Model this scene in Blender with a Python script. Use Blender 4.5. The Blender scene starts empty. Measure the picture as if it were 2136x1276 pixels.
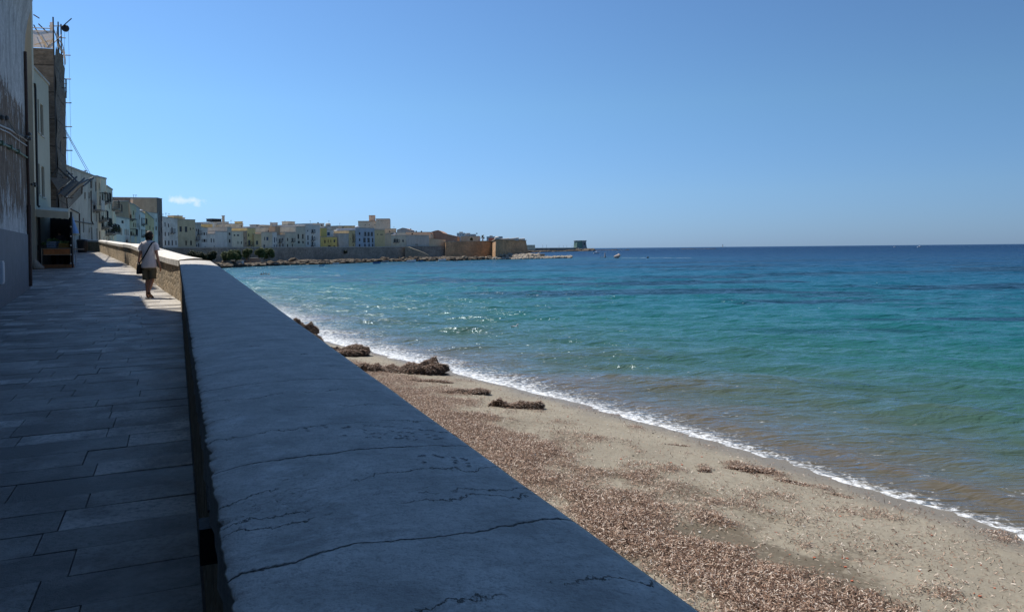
import bpy, bmesh, math, random
import numpy as np
from mathutils import Vector, Matrix, noise as mn
random.seed(7); rng = np.random.default_rng(7)
R = math.radians
sc = bpy.context.scene
C = sc.collection

# ------------------------------------------------------------------ camera
F, CX, CY, RO, HC = 1600., 1068., 550., .0098, 4.1
PT = math.atan((550-519)/F)
cd = bpy.data.cameras.new('camera'); cam = bpy.data.objects.new('camera', cd); C.objects.link(cam)
cd.sensor_width = 36; cd.lens = 36*F/2136; cd.shift_y = -(638-CY)/2136; cd.clip_start = .05; cd.clip_end = 60000
MC = Matrix.Rotation(math.pi/2-PT, 4, 'X') @ Matrix.Rotation(-RO, 4, 'Z')
cam.matrix_world = Matrix.Translation((0, 0, HC)) @ MC
sc.camera = cam

def ray(px, py): return MC.to_3x3() @ Vector(((px-CX)/F, -(py-CY)/F, -1))
def pt(px, py, D):
    v = ray(px, py); t = D/v.y; return Vector((v.x*t, D, HC+v.z*t))
def gp(px, py, z=0.):
    v = ray(px, py); t = (z-HC)/v.z; return Vector((v.x*t, v.y*t, z))
def lerp(T, x):
    if x <= T[0][0]: return T[0][1]
    for a, b in zip(T, T[1:]):
        if x <= b[0]: return a[1]+(x-a[0])*(b[1]-a[1])/(b[0]-a[0])
    return T[-1][1]
GT = [(-20, 2.26), (0, 2.61), (22, 2.99), (35, 3.47), (44, 3.62), (68, 4.2), (80, 4.5), (100, 4.9), (150, 5.1), (220, 5.2)]
zg = lambda D: lerp(GT, D)
def onplane(px, py, A, B):        # pixel ray meets the vertical plane through A, B
    v = ray(px, py); d = Vector((B[0]-A[0], B[1]-A[1])); n = Vector((-d.y, d.x))
    t = (n.x*A[0]+n.y*A[1])/(n.x*v.x+n.y*v.y)
    p = Vector((v.x*t, v.y*t)); return (p-Vector(A[:2])).dot(d.normalized()), HC+v.z*t

# ------------------------------------------------------------------ helpers
def tag(o, label=None, cat=None, group=None, kind=None):
    if label: o['label'] = label
    if cat: o['category'] = cat
    if group: o['group'] = group
    if kind: o['kind'] = kind
    return o
def empty(name, loc, label=None, cat=None, group=None):
    o = bpy.data.objects.new(name, None); C.objects.link(o); o.location = loc; o.empty_display_size = .2
    return tag(o, label, cat, group)
def wloc(o):
    v = Vector(o.location)
    while o.parent: o = o.parent; v += Vector(o.location)
    return v
class MB:
    def __init__(s): s.v = []; s.f = []; s.m = []; s.uv = None
    def face(s, pts, m=0):
        b = len(s.v); s.v += [tuple(p) for p in pts]; s.f.append(tuple(range(b, b+len(pts)))); s.m.append(m)
    def add(s, vs, fs, m=0):
        b = len(s.v); s.v += [tuple(p) for p in vs]; s.f += [tuple(i+b for i in f) for f in fs]; s.m += [m]*len(fs)
    def hexa(s, b4, t4, m=0):     # bottom loop, top loop (ccw from above)
        s.add(list(b4)+list(t4), [(3, 2, 1, 0), (4, 5, 6, 7), (0, 1, 5, 4), (1, 2, 6, 5), (2, 3, 7, 6), (3, 0, 4, 7)], m)
    def box(s, c, sz, rz=0, m=0):
        c = Vector(c); x, y, z = [a/2 for a in sz]; cr, sr = math.cos(rz), math.sin(rz)
        q = [(c.x+a*cr-b*sr, c.y+a*sr+b*cr) for a, b in ((-x, -y), (x, -y), (x, y), (-x, y))]
        s.hexa([(a, b, c.z-z) for a, b in q], [(a, b, c.z+z) for a, b in q], m)
    def prism(s, poly, z0, z1, m=0, caps=True):   # z0/z1 number or list per vertex
        n = len(poly); Z0 = z0 if hasattr(z0, '__len__') else [z0]*n; Z1 = z1 if hasattr(z1, '__len__') else [z1]*n
        vs = [(p[0], p[1], Z0[i]) for i, p in enumerate(poly)]+[(p[0], p[1], Z1[i]) for i, p in enumerate(poly)]
        fs = [(i, (i+1) % n, n+(i+1) % n, n+i) for i in range(n)]
        if caps: fs += [tuple(range(n-1, -1, -1)), tuple(range(n, 2*n))]
        s.add(vs, fs, m)
    def tube(s, path, r, n=6, m=0, caps=True):
        P = [Vector(p) for p in path]; rr = r if hasattr(r, '__len__') else [r]*len(P); vs = []; fs = []
        up = Vector((0, 0, 1))
        for i, p in enumerate(P):
            t = (P[min(i+1, len(P)-1)]-P[max(i-1, 0)]).normalized()
            a = t.cross(up)
            if a.length < .1: a = t.cross(Vector((1, 0, 0)))
            a.normalize(); b = a.cross(t).normalized()
            for k in range(n):
                w = 2*math.pi*k/n; vs.append(p+a*math.cos(w)*rr[i]+b*math.sin(w)*rr[i])
        for i in range(len(P)-1):
            for k in range(n): fs.append((i*n+k, i*n+(k+1) % n, (i+1)*n+(k+1) % n, (i+1)*n+k))
        if caps: fs += [tuple(range(n)), tuple(range((len(P)-1)*n, len(P)*n))[::-1]]
        s.add(vs, fs, m)
    def slab(s, quad, th, m=0):   # a panel of given thickness from its four corners
        q = [Vector(p) for p in quad]; n = (q[1]-q[0]).cross(q[2]-q[0]).normalized()*th
        s.add(q+[p-n for p in q], [tuple(range(len(q))), tuple(range(2*len(q)-1, len(q)-1, -1))]+[(i, len(q)+i, len(q)+(i+1) % len(q), (i+1) % len(q)) for i in range(len(q))], m)
    def loft(s, rings, n=16, m=0, e=1.0):   # rings (cx,cy,cz,rx,ry)
        vs = []; fs = []
        for (x, y, z, rx, ry) in rings:
            for k in range(n):
                a = 2*math.pi*k/n; c, q = math.cos(a), math.sin(a)
                vs.append((x+rx*math.copysign(abs(c)**e, c), y+ry*math.copysign(abs(q)**e, q), z))
        L = len(rings)
        for i in range(L-1):
            for k in range(n): fs.append((i*n+k, i*n+(k+1) % n, (i+1)*n+(k+1) % n, (i+1)*n+k))
        fs += [tuple(range(n))[::-1], tuple(range((L-1)*n, L*n))]
        s.add(vs, fs, m)
    def build(s, name, mats, parent=None, smooth=False):
        me = bpy.data.meshes.new(name); off = wloc(parent) if parent else Vector((0, 0, 0))
        me.from_pydata([(a-off.x, b-off.y, c-off.z) for a, b, c in s.v], [], s.f)
        for mt in (mats if isinstance(mats, (list, tuple)) else [mats]): me.materials.append(mt)
        if any(s.m): me.polygons.foreach_set('material_index', s.m)
        if smooth: me.polygons.foreach_set('use_smooth', [True]*len(me.polygons))
        me.update(); o = bpy.data.objects.new(name, me); C.objects.link(o); o.parent = parent
        return o
def npmesh(name, V, Fq, mat, attrs=None, smooth=True, parent=None):
    me = bpy.data.meshes.new(name); n = len(V); m = len(Fq); k = Fq.shape[1]
    me.vertices.add(n); me.vertices.foreach_set('co', np.ascontiguousarray(V, dtype=np.float32).ravel())
    me.loops.add(m*k); me.loops.foreach_set('vertex_index', np.ascontiguousarray(Fq, dtype=np.int32).ravel())
    me.polygons.add(m); me.polygons.foreach_set('loop_start', np.arange(0, m*k, k, dtype=np.int32))
    me.polygons.foreach_set('use_smooth', np.full(m, smooth))
    me.materials.append(mat); me.update(calc_edges=True)
    for a, val in (attrs or {}).items():
        at = me.attributes.new(a, 'FLOAT', 'POINT'); at.data.foreach_set('value', np.asarray(val, dtype=np.float32))
    o = bpy.data.objects.new(name, me); C.objects.link(o); o.parent = parent
    return o
def gridfaces(nu, nv):
    i = np.arange((nu-1)*(nv-1)); a = (i//(nv-1))*nv+i % (nv-1)
    return np.stack([a, a+nv, a+nv+1, a+1], 1)

# vectorised value noise
def vnoise(x, y, seed=0):
    xi = np.floor(x).astype(np.int64); yi = np.floor(y).astype(np.int64); xf = x-xi; yf = y-yi
    def h(a, b):
        n = (a*374761393+b*668265263+seed*974634777) & 0x7fffffff
        n = ((n ^ (n >> 13))*1274126177) & 0x7fffffff
        return ((n ^ (n >> 16)) & 0xffff)/65535.
    u = xf*xf*(3-2*xf); v = yf*yf*(3-2*yf)
    return (h(xi, yi)*(1-u)+h(xi+1, yi)*u)*(1-v)+(h(xi, yi+1)*(1-u)+h(xi+1, yi+1)*u)*v
def fbm(x, y, o=4, seed=0):
    s = 0; a = .5
    for k in range(o): s = s+a*vnoise(x*2**k, y*2**k, seed+k); a *= .5
    return s

# ------------------------------------------------------------------ materials
class NT:
    def __init__(s, name):
        s.mat = bpy.data.materials.new(name); s.mat.use_nodes = True; s.t = s.mat.node_tree; s.n = s.t.nodes; s.l = s.t.links
        s.p = s.n['Principled BSDF']; s.pos = s.n.new('ShaderNodeNewGeometry').outputs['Position']
    def lk(s, a, b): s.l.new(a, b)
    def val(s, sock, v):
        if hasattr(v, 'node'): s.lk(v, sock)
        else: sock.default_value = v
    def math(s, op, a, b=0., c=None, clamp=False):
        n = s.n.new('ShaderNodeMath'); n.operation = op; n.use_clamp = clamp
        s.val(n.inputs[0], a); s.val(n.inputs[1], b)
        if c is not None: s.val(n.inputs[2], c)
        return n.outputs[0]
    def map(s, v, sc_=(1, 1, 1), rz=0, loc=(0, 0, 0)):
        n = s.n.new('ShaderNodeMapping'); s.lk(v, n.inputs[0]); n.inputs['Scale'].default_value = sc_; n.inputs['Rotation'].default_value = (0, 0, rz); n.inputs['Location'].default_value = loc
        return n.outputs[0]
    def noise(s, v, scale, detail=4, rough=.55, dist=0):
        n = s.n.new('ShaderNodeTexNoise'); s.lk(v, n.inputs['Vector']); n.inputs['Scale'].default_value = scale
        n.inputs['Detail'].default_value = detail; n.inputs['Roughness'].default_value = rough; n.inputs['Distortion'].default_value = dist
        return n.outputs['Fac']
    def vor(s, v, scale, feat='F1', out='Distance'):
        n = s.n.new('ShaderNodeTexVoronoi'); n.feature = feat; s.lk(v, n.inputs['Vector']); n.inputs['Scale'].default_value = scale
        return n.outputs[out]
    def ramp(s, f, stops, interp='LINEAR'):
        n = s.n.new('ShaderNodeValToRGB'); s.lk(f, n.inputs[0]); r = n.color_ramp; r.interpolation = interp
        while len(r.elements) < len(stops): r.elements.new(.5)
        for e, (p, c) in zip(r.elements, stops):
            e.position = p; e.color = (*c, 1) if hasattr(c, '__len__') else (c, c, c, 1)
        return n.outputs[0]
    def mix(s, f, a, b, mode='MIX'):
        n = s.n.new('ShaderNodeMix'); n.data_type = 'RGBA'; n.blend_type = mode
        s.val(n.inputs[0], f)
        for i, v in ((6, a), (7, b)):
            if hasattr(v, 'node'): s.lk(v, n.inputs[i])
            else: n.inputs[i].default_value = (*v, 1)
        return n.outputs[2]
    def sep(s, v):
        n = s.n.new('ShaderNodeSeparateXYZ'); s.lk(v, n.inputs[0]); return n.outputs
    def comb(s, x, y, z=0.):
        n = s.n.new('ShaderNodeCombineXYZ'); s.val(n.inputs[0], x); s.val(n.inputs[1], y); s.val(n.inputs[2], z); return n.outputs[0]
    def attr(s, name):
        n = s.n.new('ShaderNodeAttribute'); n.attribute_name = name; return n.outputs['Fac']
    def bump(s, h, strength=.5, dist=.02, normal=None):
        n = s.n.new('ShaderNodeBump'); s.lk(h, n.inputs['Height']); n.inputs['Strength'].default_value = strength; s.val(n.inputs['Distance'], dist)
        if normal: s.lk(normal, n.inputs['Normal'])
        return n.outputs[0]
    def fin(s, col=None, rough=.85, nrm=None, spec=.3, metal=0):
        if col is not None:
            if hasattr(col, 'node'): s.lk(col, s.p.inputs['Base Color'])
            else: s.p.inputs['Base Color'].default_value = (*col, 1)
        s.val(s.p.inputs['Roughness'], rough)
        if nrm: s.lk(nrm, s.p.inputs['Normal'])
        s.p.inputs['Specular IOR Level'].default_value = spec; s.p.inputs['Metallic'].default_value = metal
        return s.mat
mul = lambda c, k: tuple(min(1, a*k) for a in c)
_mc = {}
def plain(name, col, rough=.8, scale=6., amt=.18, bump=.15, spec=.3, metal=0):
    if name in _mc: return _mc[name]
    t = NT(name); n1 = t.noise(t.pos, scale, 5, .6); n2 = t.noise(t.pos, scale*.13, 3)
    f = t.math('ADD', t.math('MULTIPLY', n1, .6), t.math('MULTIPLY', n2, .4))
    c = t.ramp(f, [(.3, mul(col, 1-amt)), (.7, mul(col, 1+amt))])
    _mc[name] = t.fin(c, rough, t.bump(n1, bump, .02), spec, metal); return _mc[name]
def plaster(col, dirt=.35, stone=None, scale=1.):
    """weathered house plaster: runs, patches and, where it has fallen, the stone behind"""
    key = ('pl', tuple(col), dirt, scale)
    if key in _mc: return _mc[key]
    t = NT('weathered_plaster')
    st = t.noise(t.map(t.pos, (.9*scale, .9*scale, .3*scale)), 1., 6, .75, .4)
    bl = t.noise(t.pos, .35*scale, 5, .6, .4); fine = t.noise(t.pos, 5*scale, 4, .7)
    c = t.mix(t.ramp(st, [(.42, 0.), (.72, 1.)]), col, mul(col, 1-dirt))
    c = t.mix(t.ramp(bl, [(.52, 0.), (.62, .6)]), c, mul((col[0]*.8+.05, col[1]*.75+.04, col[2]*.7+.03), .85))
    c = t.mix(t.math('MULTIPLY', t.ramp(fine, [(.3, 1.), (.6, 0.)]), .35), c, mul(col, .6))
    _mc[key] = t.fin(c, .9, t.bump(fine, .3, .03), .2); return _mc[key]
def rubble(name, stone, mortar, scale=3., bump=.8, dist=.05, flat=.6, dark=.5):
    if name in _mc: return _mc[name]
    t = NT(name); w = t.noise(t.pos, scale*.7, 3); v = t.map(t.pos, (scale*flat, scale*flat, scale))
    vv = t.n.new('ShaderNodeVectorMath'); vv.operation = 'ADD'; t.lk(v, vv.inputs[0]); t.lk(t.comb(w, w, w), vv.inputs[1])
    e = t.vor(vv.outputs[0], 1., 'DISTANCE_TO_EDGE'); cid = t.vor(vv.outputs[0], 1., 'F1', 'Color')
    ci = t.sep(cid)[0]; fn = t.noise(t.pos, scale*6, 5, .7); big = t.noise(t.pos, scale*.08, 4, .6)
    c = t.ramp(ci, [(0, mul(stone, dark)), (.5, stone), (1, mul(stone, 1.35))])
    c = t.mix(t.ramp(fn, [(.35, .6), (.6, 0.)]), c, mul(stone, .35))
    c = t.mix(t.ramp(e, [(.02, 1.), (.08, 0.)]), c, mortar)
    c = t.mix(t.ramp(big, [(.42, 0.), (.62, .6)]), c, mul(mortar, .5)); c = t.mix(t.ramp(t.noise(t.pos, scale*.3, 5, .7), [(.5, 0.), (.68, .55)]), c, mul(stone, 1.25))
    h = t.math('ADD', t.math('MULTIPLY', t.math('MINIMUM', e, .25), 3.), t.math('MULTIPLY', fn, .6))
    _mc[name] = t.fin(c, .95, t.bump(h, bump, dist), .15); return _mc[name]

M = {}
M['dark'] = plain('dark_shutter', (.028, .03, .034), .6, 8, .3)
M['brown'] = plain('brown_shutter', (.055, .04, .032), .6, 8, .3)
M['blueshut'] = plain('blue_shutter', (.05, .09, .15), .6, 8, .2)
M['green'] = plain('green_shutter', (.03, .055, .045), .6, 8, .2)
M['white'] = plain('white_paint', (.6, .6, .58), .6, 5, .1)
M['iron'] = plain('black_iron', (.02, .02, .022), .5, 20, .3)
M['rust'] = plain('rusty_pipe', (.06, .035, .028), .6, 14, .4)
M['pole'] = plain('scaffold_steel', (.09, .085, .08), .5, 14, .3, metal=.4)
M['tile'] = plain('terracotta_tile', (.36, .21, .14), .85, 3, .3, .5)
M['roof'] = plain('flat_roof', (.34, .31, .27), .9, 2, .25)
M['wood'] = plain('weathered_planks', (.2, .165, .13), .8, 9, .35)
g = NT('window_glass'); M['glass'] = g.fin((.03, .035, .045), .12, None, .6)
M['plastic_w'] = plain('white_plastic', (.55, .57, .6), .45, 8, .08, .05)

# ------------------------------------------------------------------ world, sun
SUN = Vector((-.79, .61, 0)).normalized(); EL = R(59.5)
w = bpy.data.worlds.new('World'); sc.world = w; w.use_nodes = True
nt = w.node_tree; bg = nt.nodes['Background']; sky = nt.nodes.new('ShaderNodeTexSky'); sky.sky_type = 'NISHITA'
sky.sun_disc = False; sky.sun_elevation = EL; sky.sun_rotation = math.atan2(SUN.x, SUN.y); sky.air_density = 1.0; sky.dust_density = .12; sky.ozone_density = 3.0; sky.altitude = 0
tc = nt.nodes.new('ShaderNodeTexCoord')
# one thin wisp of cloud low over the town
cdir = ray(398, 418).normalized()
dn = nt.nodes.new('ShaderNodeVectorMath'); dn.operation = 'SUBTRACT'; nt.links.new(tc.outputs['Generated'], dn.inputs[0]); dn.inputs[1].default_value = cdir
mp = nt.nodes.new('ShaderNodeMapping'); mp.vector_type = 'POINT'; nt.links.new(dn.outputs[0], mp.inputs[0])
mp.inputs['Scale'].default_value = (1/.036, 1/.036, 1/.0085)
ln = nt.nodes.new('ShaderNodeVectorMath'); ln.operation = 'LENGTH'; nt.links.new(mp.outputs[0], ln.inputs[0])
no = nt.nodes.new('ShaderNodeTexNoise'); nt.links.new(tc.outputs['Generated'], no.inputs['Vector']); no.inputs['Scale'].default_value = 70; no.inputs['Detail'].default_value = 7; no.inputs['Roughness'].default_value = .62
ma = nt.nodes.new('ShaderNodeMath'); ma.operation = 'MULTIPLY_ADD'; nt.links.new(no.outputs[0], ma.inputs[0]); ma.inputs[1].default_value = 2.6; ma.inputs[2].default_value = -.62
ms = nt.nodes.new('ShaderNodeMath'); ms.operation = 'SUBTRACT'; ms.use_clamp = True; nt.links.new(ma.outputs[0], ms.inputs[0]); nt.links.new(ln.outputs['Value'], ms.inputs[1])
mg = nt.nodes.new('ShaderNodeMath'); mg.operation = 'MULTIPLY'; nt.links.new(ms.outputs[0], mg.inputs[0]); mg.inputs[1].default_value = .85; mg.use_clamp = True
mx = nt.nodes.new('ShaderNodeMix'); mx.data_type = 'RGBA'; nt.links.new(mg.outputs[0], mx.inputs[0]); gr = nt.nodes.new('ShaderNodeMix'); gr.data_type = 'RGBA'; gr.blend_type = 'MULTIPLY'; gr.inputs[0].default_value = 1
nt.links.new(sky.outputs[0], gr.inputs[6]); 
sx = nt.nodes.new('ShaderNodeSeparateXYZ'); nt.links.new(tc.outputs['Generated'], sx.inputs[0]); tr_ = nt.nodes.new('ShaderNodeValToRGB'); nt.links.new(sx.outputs[2], tr_.inputs[0])
e2_ = tr_.color_ramp.elements.new(.07); e2_.color = (.54, .77, 1.16, 1); e3_ = tr_.color_ramp.elements.new(.18); e3_.color = (.68, .93, 1.14, 1); tr_.color_ramp.elements[0].color = (.37, .60, 1.2, 1); tr_.color_ramp.elements[0].position = 0.; tr_.color_ramp.elements[-1].color = (.74, .96, 1.17, 1); tr_.color_ramp.elements[-1].position = .4
# the sky deepens away from the sun
ax_ = nt.nodes.new('ShaderNodeMapRange'); nt.links.new(sx.outputs[0], ax_.inputs[0]); ax_.inputs[1].default_value = -.55; ax_.inputs[2].default_value = .6; ax_.inputs[3].default_value = 1.22; ax_.inputs[4].default_value = .76
vm_ = nt.nodes.new('ShaderNodeVectorMath'); vm_.operation = 'SCALE'; nt.links.new(tr_.outputs[0], vm_.inputs[0]); nt.links.new(ax_.outputs[0], vm_.inputs['Scale']); nt.links.new(vm_.outputs[0], gr.inputs[7]); nt.links.new(gr.outputs[2], mx.inputs[6]); mx.inputs[7].default_value = (9.0, 9.4, 10.0, 1)
nt.links.new(mx.outputs[2], bg.inputs['Color']); bg.inputs['Strength'].default_value = .088
ld = bpy.data.lights.new('sun', 'SUN'); ld.energy = 5.0; ld.angle = R(.53); ld.color = (1, .955, .88)
sun = bpy.data.objects.new('sun', ld); C.objects.link(sun)
tos = Vector((SUN.x*math.cos(EL), SUN.y*math.cos(EL), math.sin(EL)))
sun.rotation_euler = tos.to_track_quat('Z', 'Y').to_euler(); sun.location = (0, 0, 60)
sc.view_settings.view_transform = 'Standard'; sc.view_settings.look = 'None'; sc.view_settings.exposure = .3; sc.view_settings.gamma = 1
sc.cycles.max_bounces = 5; sc.cycles.diffuse_bounces = 3; sc.cycles.glossy_bounces = 3; sc.cycles.transparent_max_bounces = 12; sc.cycles.sample_clamp_indirect = 4

# ------------------------------------------------------------------ shoreline and water
SHORE = [(14, -2), (11.5, 2), (9.6, 6.5), (7.18, 10.74), (6.17, 12.62), (3.74, 17.1), (1.6, 20.3), (-1.07, 24.35), (-6.68, 32.37), (-10.01, 37.22), (-16.28, 50), (-30, 70), (-44, 92)]
def sdist(x, y):      # signed distance, + to seaward (right) of the waterline
    best = np.full(x.shape, 1e9); sg = np.ones(x.shape)
    for (ax, ay), (bx, by) in zip(SHORE, SHORE[1:]):
        dx, dy = bx-ax, by-ay; L = dx*dx+dy*dy; t = np.clip(((x-ax)*dx+(y-ay)*dy)/L, 0, 1)
        ex = x-(ax+t*dx); ey = y-(ay+t*dy); d = np.hypot(ex, ey); c = dx*(y-ay)-dy*(x-ax)
        m = d < best; best = np.where(m, d, best); sg = np.where(m, np.where(c < 0, 1, -1), sg)
    return best*sg
# far rocky shore of the town: water edge in plan, left to right
FAR = [gp(380, 566), gp(459, 559), gp(520, 556), gp(600, 553), gp(690, 551), gp(760, 547.5), gp(830, 545.5), gp(900, 544.5), gp(960, 543.2), gp(1030, 541), gp(1100, 539.8)]
def fdist(x, y):
    best = np.full(x.shape, 1e9)
    for a, b in zip(FAR, FAR[1:]):
        dx, dy = b.x-a.x, b.y-a.y; L = dx*dx+dy*dy; t = np.clip(((x-a.x)*dx+(y-a.y)*dy)/L, 0, 1)
        best = np.minimum(best, np.hypot(x-(a.x+t*dx), y-(a.y+t*dy)))
    return best
NA, NR = 620, 720
az = np.linspace(R(-38), R(38), NA); rr = np.concatenate([np.geomspace(5.5, 400, NR-90), np.geomspace(410, 30000, 90)])
AZ, RR = np.meshgrid(az, rr, indexing='ij'); X = RR*np.sin(AZ); Y = RR*np.cos(AZ)
sd = sdist(X, Y); fd = fdist(X, Y)
Z = np.zeros_like(X)
amp = np.clip((sd+.3)/6, .12, 1)*np.clip(1.15-RR/420, 0, 1)
for k in range(26):
    wl = 5.5*(.84**k)+.35; th = R(-112+rng.uniform(-38, 38)); ph = rng.uniform(0, 6.28); a = .0125*wl**1.08
    kx, ky = math.cos(th)*6.283/wl, math.sin(th)*6.283/wl
    fade = np.clip(1.3-RR/(wl*95), 0, 1)
    Z += a*fade*(1-np.abs(np.sin((X*kx+Y*ky)/2+ph+1.5*vnoise(X/wl/3, Y/wl/3, k))))*1.5
Z = (Z-Z.mean())*amp
# small breaking crests that run along the beach
wob = 1.3*(fbm(X*.22, Y*.22, 3, 5)-.45)
near = np.clip(1-RR/120, 0, 1)
for c0, hh, wd in ((1.25, .07, .28), (3.3, .05, .5), (6.2, .045, .7), (9.6, .04, .9)):
    q = (sd-c0-wob*c0*.35)/wd; Z += near*hh*np.exp(-q*q)*np.clip(.3+1.4*vnoise(X*.3+c0, Y*.3, 9), 0, 1)
Z += .012*(sd < 1)*vnoise(X*6, Y*6, 3)
t = NT('sea_water'); P = t.pos; S = t.attr('shore'); FD = t.attr('fars')
big = t.noise(t.map(P, (.05, .10, 1), 0), 1., 5, .6, .6)
pat = t.noise(t.map(P, (.022, .06, 1), R(12)), 1., 6, .62, .8)
sdw = t.math('ADD', S, t.math('MULTIPLY', t.math('SUBTRACT', big, .5), 14.))
lg = t.math('LOGARITHM', t.math('MAXIMUM', sdw, 1.), 10.)
base = t.ramp(t.math('DIVIDE', lg, 3.2), [(0, (.10, .085, .056)), (.13, (.072, .082, .056)), (.26, (.036, .086, .064)), (.37, (.016, .095, .082)), (.47, (.009, .095, .106)), (.58, (.005, .074, .118)), (.69, (.002, .042, .098)), (.82, (.002, .028, .078)), (1, (.002, .02, .062))])
weed = t.math('MULTIPLY', t.ramp(pat, [(.5, 0.), (.56, 1.)]), t.ramp(t.math('DIVIDE', lg, 3.2), [(.36, 0.), (.45, .85), (.68, .8), (.8, .25)]))
base = t.mix(weed, base, (.006, .026, .045))
shal = t.ramp(t.math('DIVIDE', FD, 90.), [(0, .7), (.5, .35), (1, 0.)]); base = t.mix(t.math('MULTIPLY', shal, .7), base, (.02, .095, .125))
# foam
fo = t.noise(P, 7.5, 6, .72, .6); fo2 = t.noise(P, 1.1, 3, .5)
fw = t.math('ADD', .56, t.math('MULTIPLY', t.math('MAXIMUM', t.math('SUBTRACT', t.sep(P)[1], 14.), 0.), .085))
fe = t.math('DIVIDE', t.math('ADD', S, .2), t.math('MULTIPLY', fw, t.math('ADD', .55, t.math('MULTIPLY', fo2, 1.5))))
core = t.math('SUBTRACT', 1.22, fe)
fm = t.math('MULTIPLY', t.math('ADD', t.math('SUBTRACT', core, .62), t.math('MULTIPLY', t.math('SUBTRACT', fo, .5), 3.4)), 1.4, clamp=True)
fm = t.math('MULTIPLY', fm, t.math('MULTIPLY', t.math('SUBTRACT', 2.1, fe), 1.2, clamp=True), clamp=True)
# streaks of foam thrown further out
st = t.noise(t.map(P, (2.2, 5, 1), R(35)), 1., 6, .75)
fm2 = t.math('MULTIPLY', t.ramp(st, [(.63, 0.), (.68, .7)]), t.math('MULTIPLY', t.math('SUBTRACT', 4.2, fe), .5, clamp=True))
fm = t.math('MAXIMUM', fm, fm2); fm = t.math('MAXIMUM', fm, t.math('MULTIPLY', t.math('SUBTRACT', 1., t.math('DIVIDE', t.math('ABSOLUTE', t.math('SUBTRACT', fe, .2)), .13), clamp=True), t.ramp(fo, [(.4, .2), (.55, 1.)]), clamp=True))
# white caps well offshore
wc = t.ramp(t.noise(t.map(P, (.05, .35, 1)), 1., 5, .7), [(.765, 0.), (.785, .6)])
wc = t.math('MULTIPLY', wc, t.ramp(t.math('DIVIDE', S, 400.), [(.25, 0.), (.9, 1.)]))
fm = t.math('MAXIMUM', fm, wc); fm = t.math('MAXIMUM', fm, t.math('MULTIPLY', t.attr('reef'), t.ramp(t.noise(t.map(P, (.5, 1.5, 1)), 1., 4, .7), [(.5, 0.), (.6, 1.)])))
col = t.mix(fm, base, (.68, .70, .72))
ry = t.n.new('ShaderNodeVectorMath'); ry.operation = 'LENGTH'; t.lk(P, ry.inputs[0]); dist = ry.outputs['Value']
n1 = t.noise(t.map(P, (1.5, 3.4, 1), R(8)), 1., 3, .6, .5); n2 = t.noise(t.map(P, (.22, .62, 1), R(-6)), 1., 4, .6, .5); n3 = t.noise(t.map(P, (.035, .11, 1)), 1., 7, .7)
b1 = t.bump(n1, .75, t.ramp(t.math('DIVIDE', dist, 200.), [(0, .16), (.3, .16), (1, .05)]))
b2 = t.bump(n2, .8, t.ramp(t.math('DIVIDE', dist, 1500.), [(0, .2), (.05, 1.0), (1, 1.8)]), b1)
b3 = t.bump(n3, .6, t.ramp(t.math('DIVIDE', dist, 5000.), [(0, 0.), (.05, 1.), (1, 1.)]), b2)
t.p.inputs['IOR'].default_value = 1.333
t.fin(col, .6, b3, .0)
fr_ = t.n.new('ShaderNodeFresnel'); fr_.inputs[0].default_value = 1.333; t.lk(b3, fr_.inputs['Normal'])
gl_ = t.n.new('ShaderNodeBsdfGlossy'); gl_.inputs['Color'].default_value = (.80, .91, 1, 1); gl_.inputs['Roughness'].default_value = .19; t.lk(b3, gl_.inputs['Normal'])
mxs = t.n.new('ShaderNodeMixShader'); t.lk(t.math('MULTIPLY', t.math('MULTIPLY', fr_.outputs[0], t.ramp(t.math('DIVIDE', dist, 600.), [(0, .85), (.2, .62), (1, .42)])), t.math('SUBTRACT', 1., fm)), mxs.inputs[0])
t.lk(t.p.outputs[0], mxs.inputs[1]); t.lk(gl_.outputs[0], mxs.inputs[2]); t.lk(mxs.outputs[0], t.n['Material Output'].inputs[0]); M['sea'] = t.mat
ra, rb = gp(1296, 537.4), gp(1440, 537.6); tt_ = np.clip((X-ra.x)/(rb.x-ra.x), 0, 1); reef = np.exp(-((Y-(ra.y+tt_*(rb.y-ra.y)))/3.)**2)*((X > ra.x) & (X < rb.x))
V = np.stack([X, Y, Z], 2).reshape(-1, 3)
sea = npmesh('sea', V, gridfaces(NA, NR), M['sea'], {'shore': sd.ravel(), 'fars': fd.ravel(), 'reef': reef.ravel()})
tag(sea, kind='structure')

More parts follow.
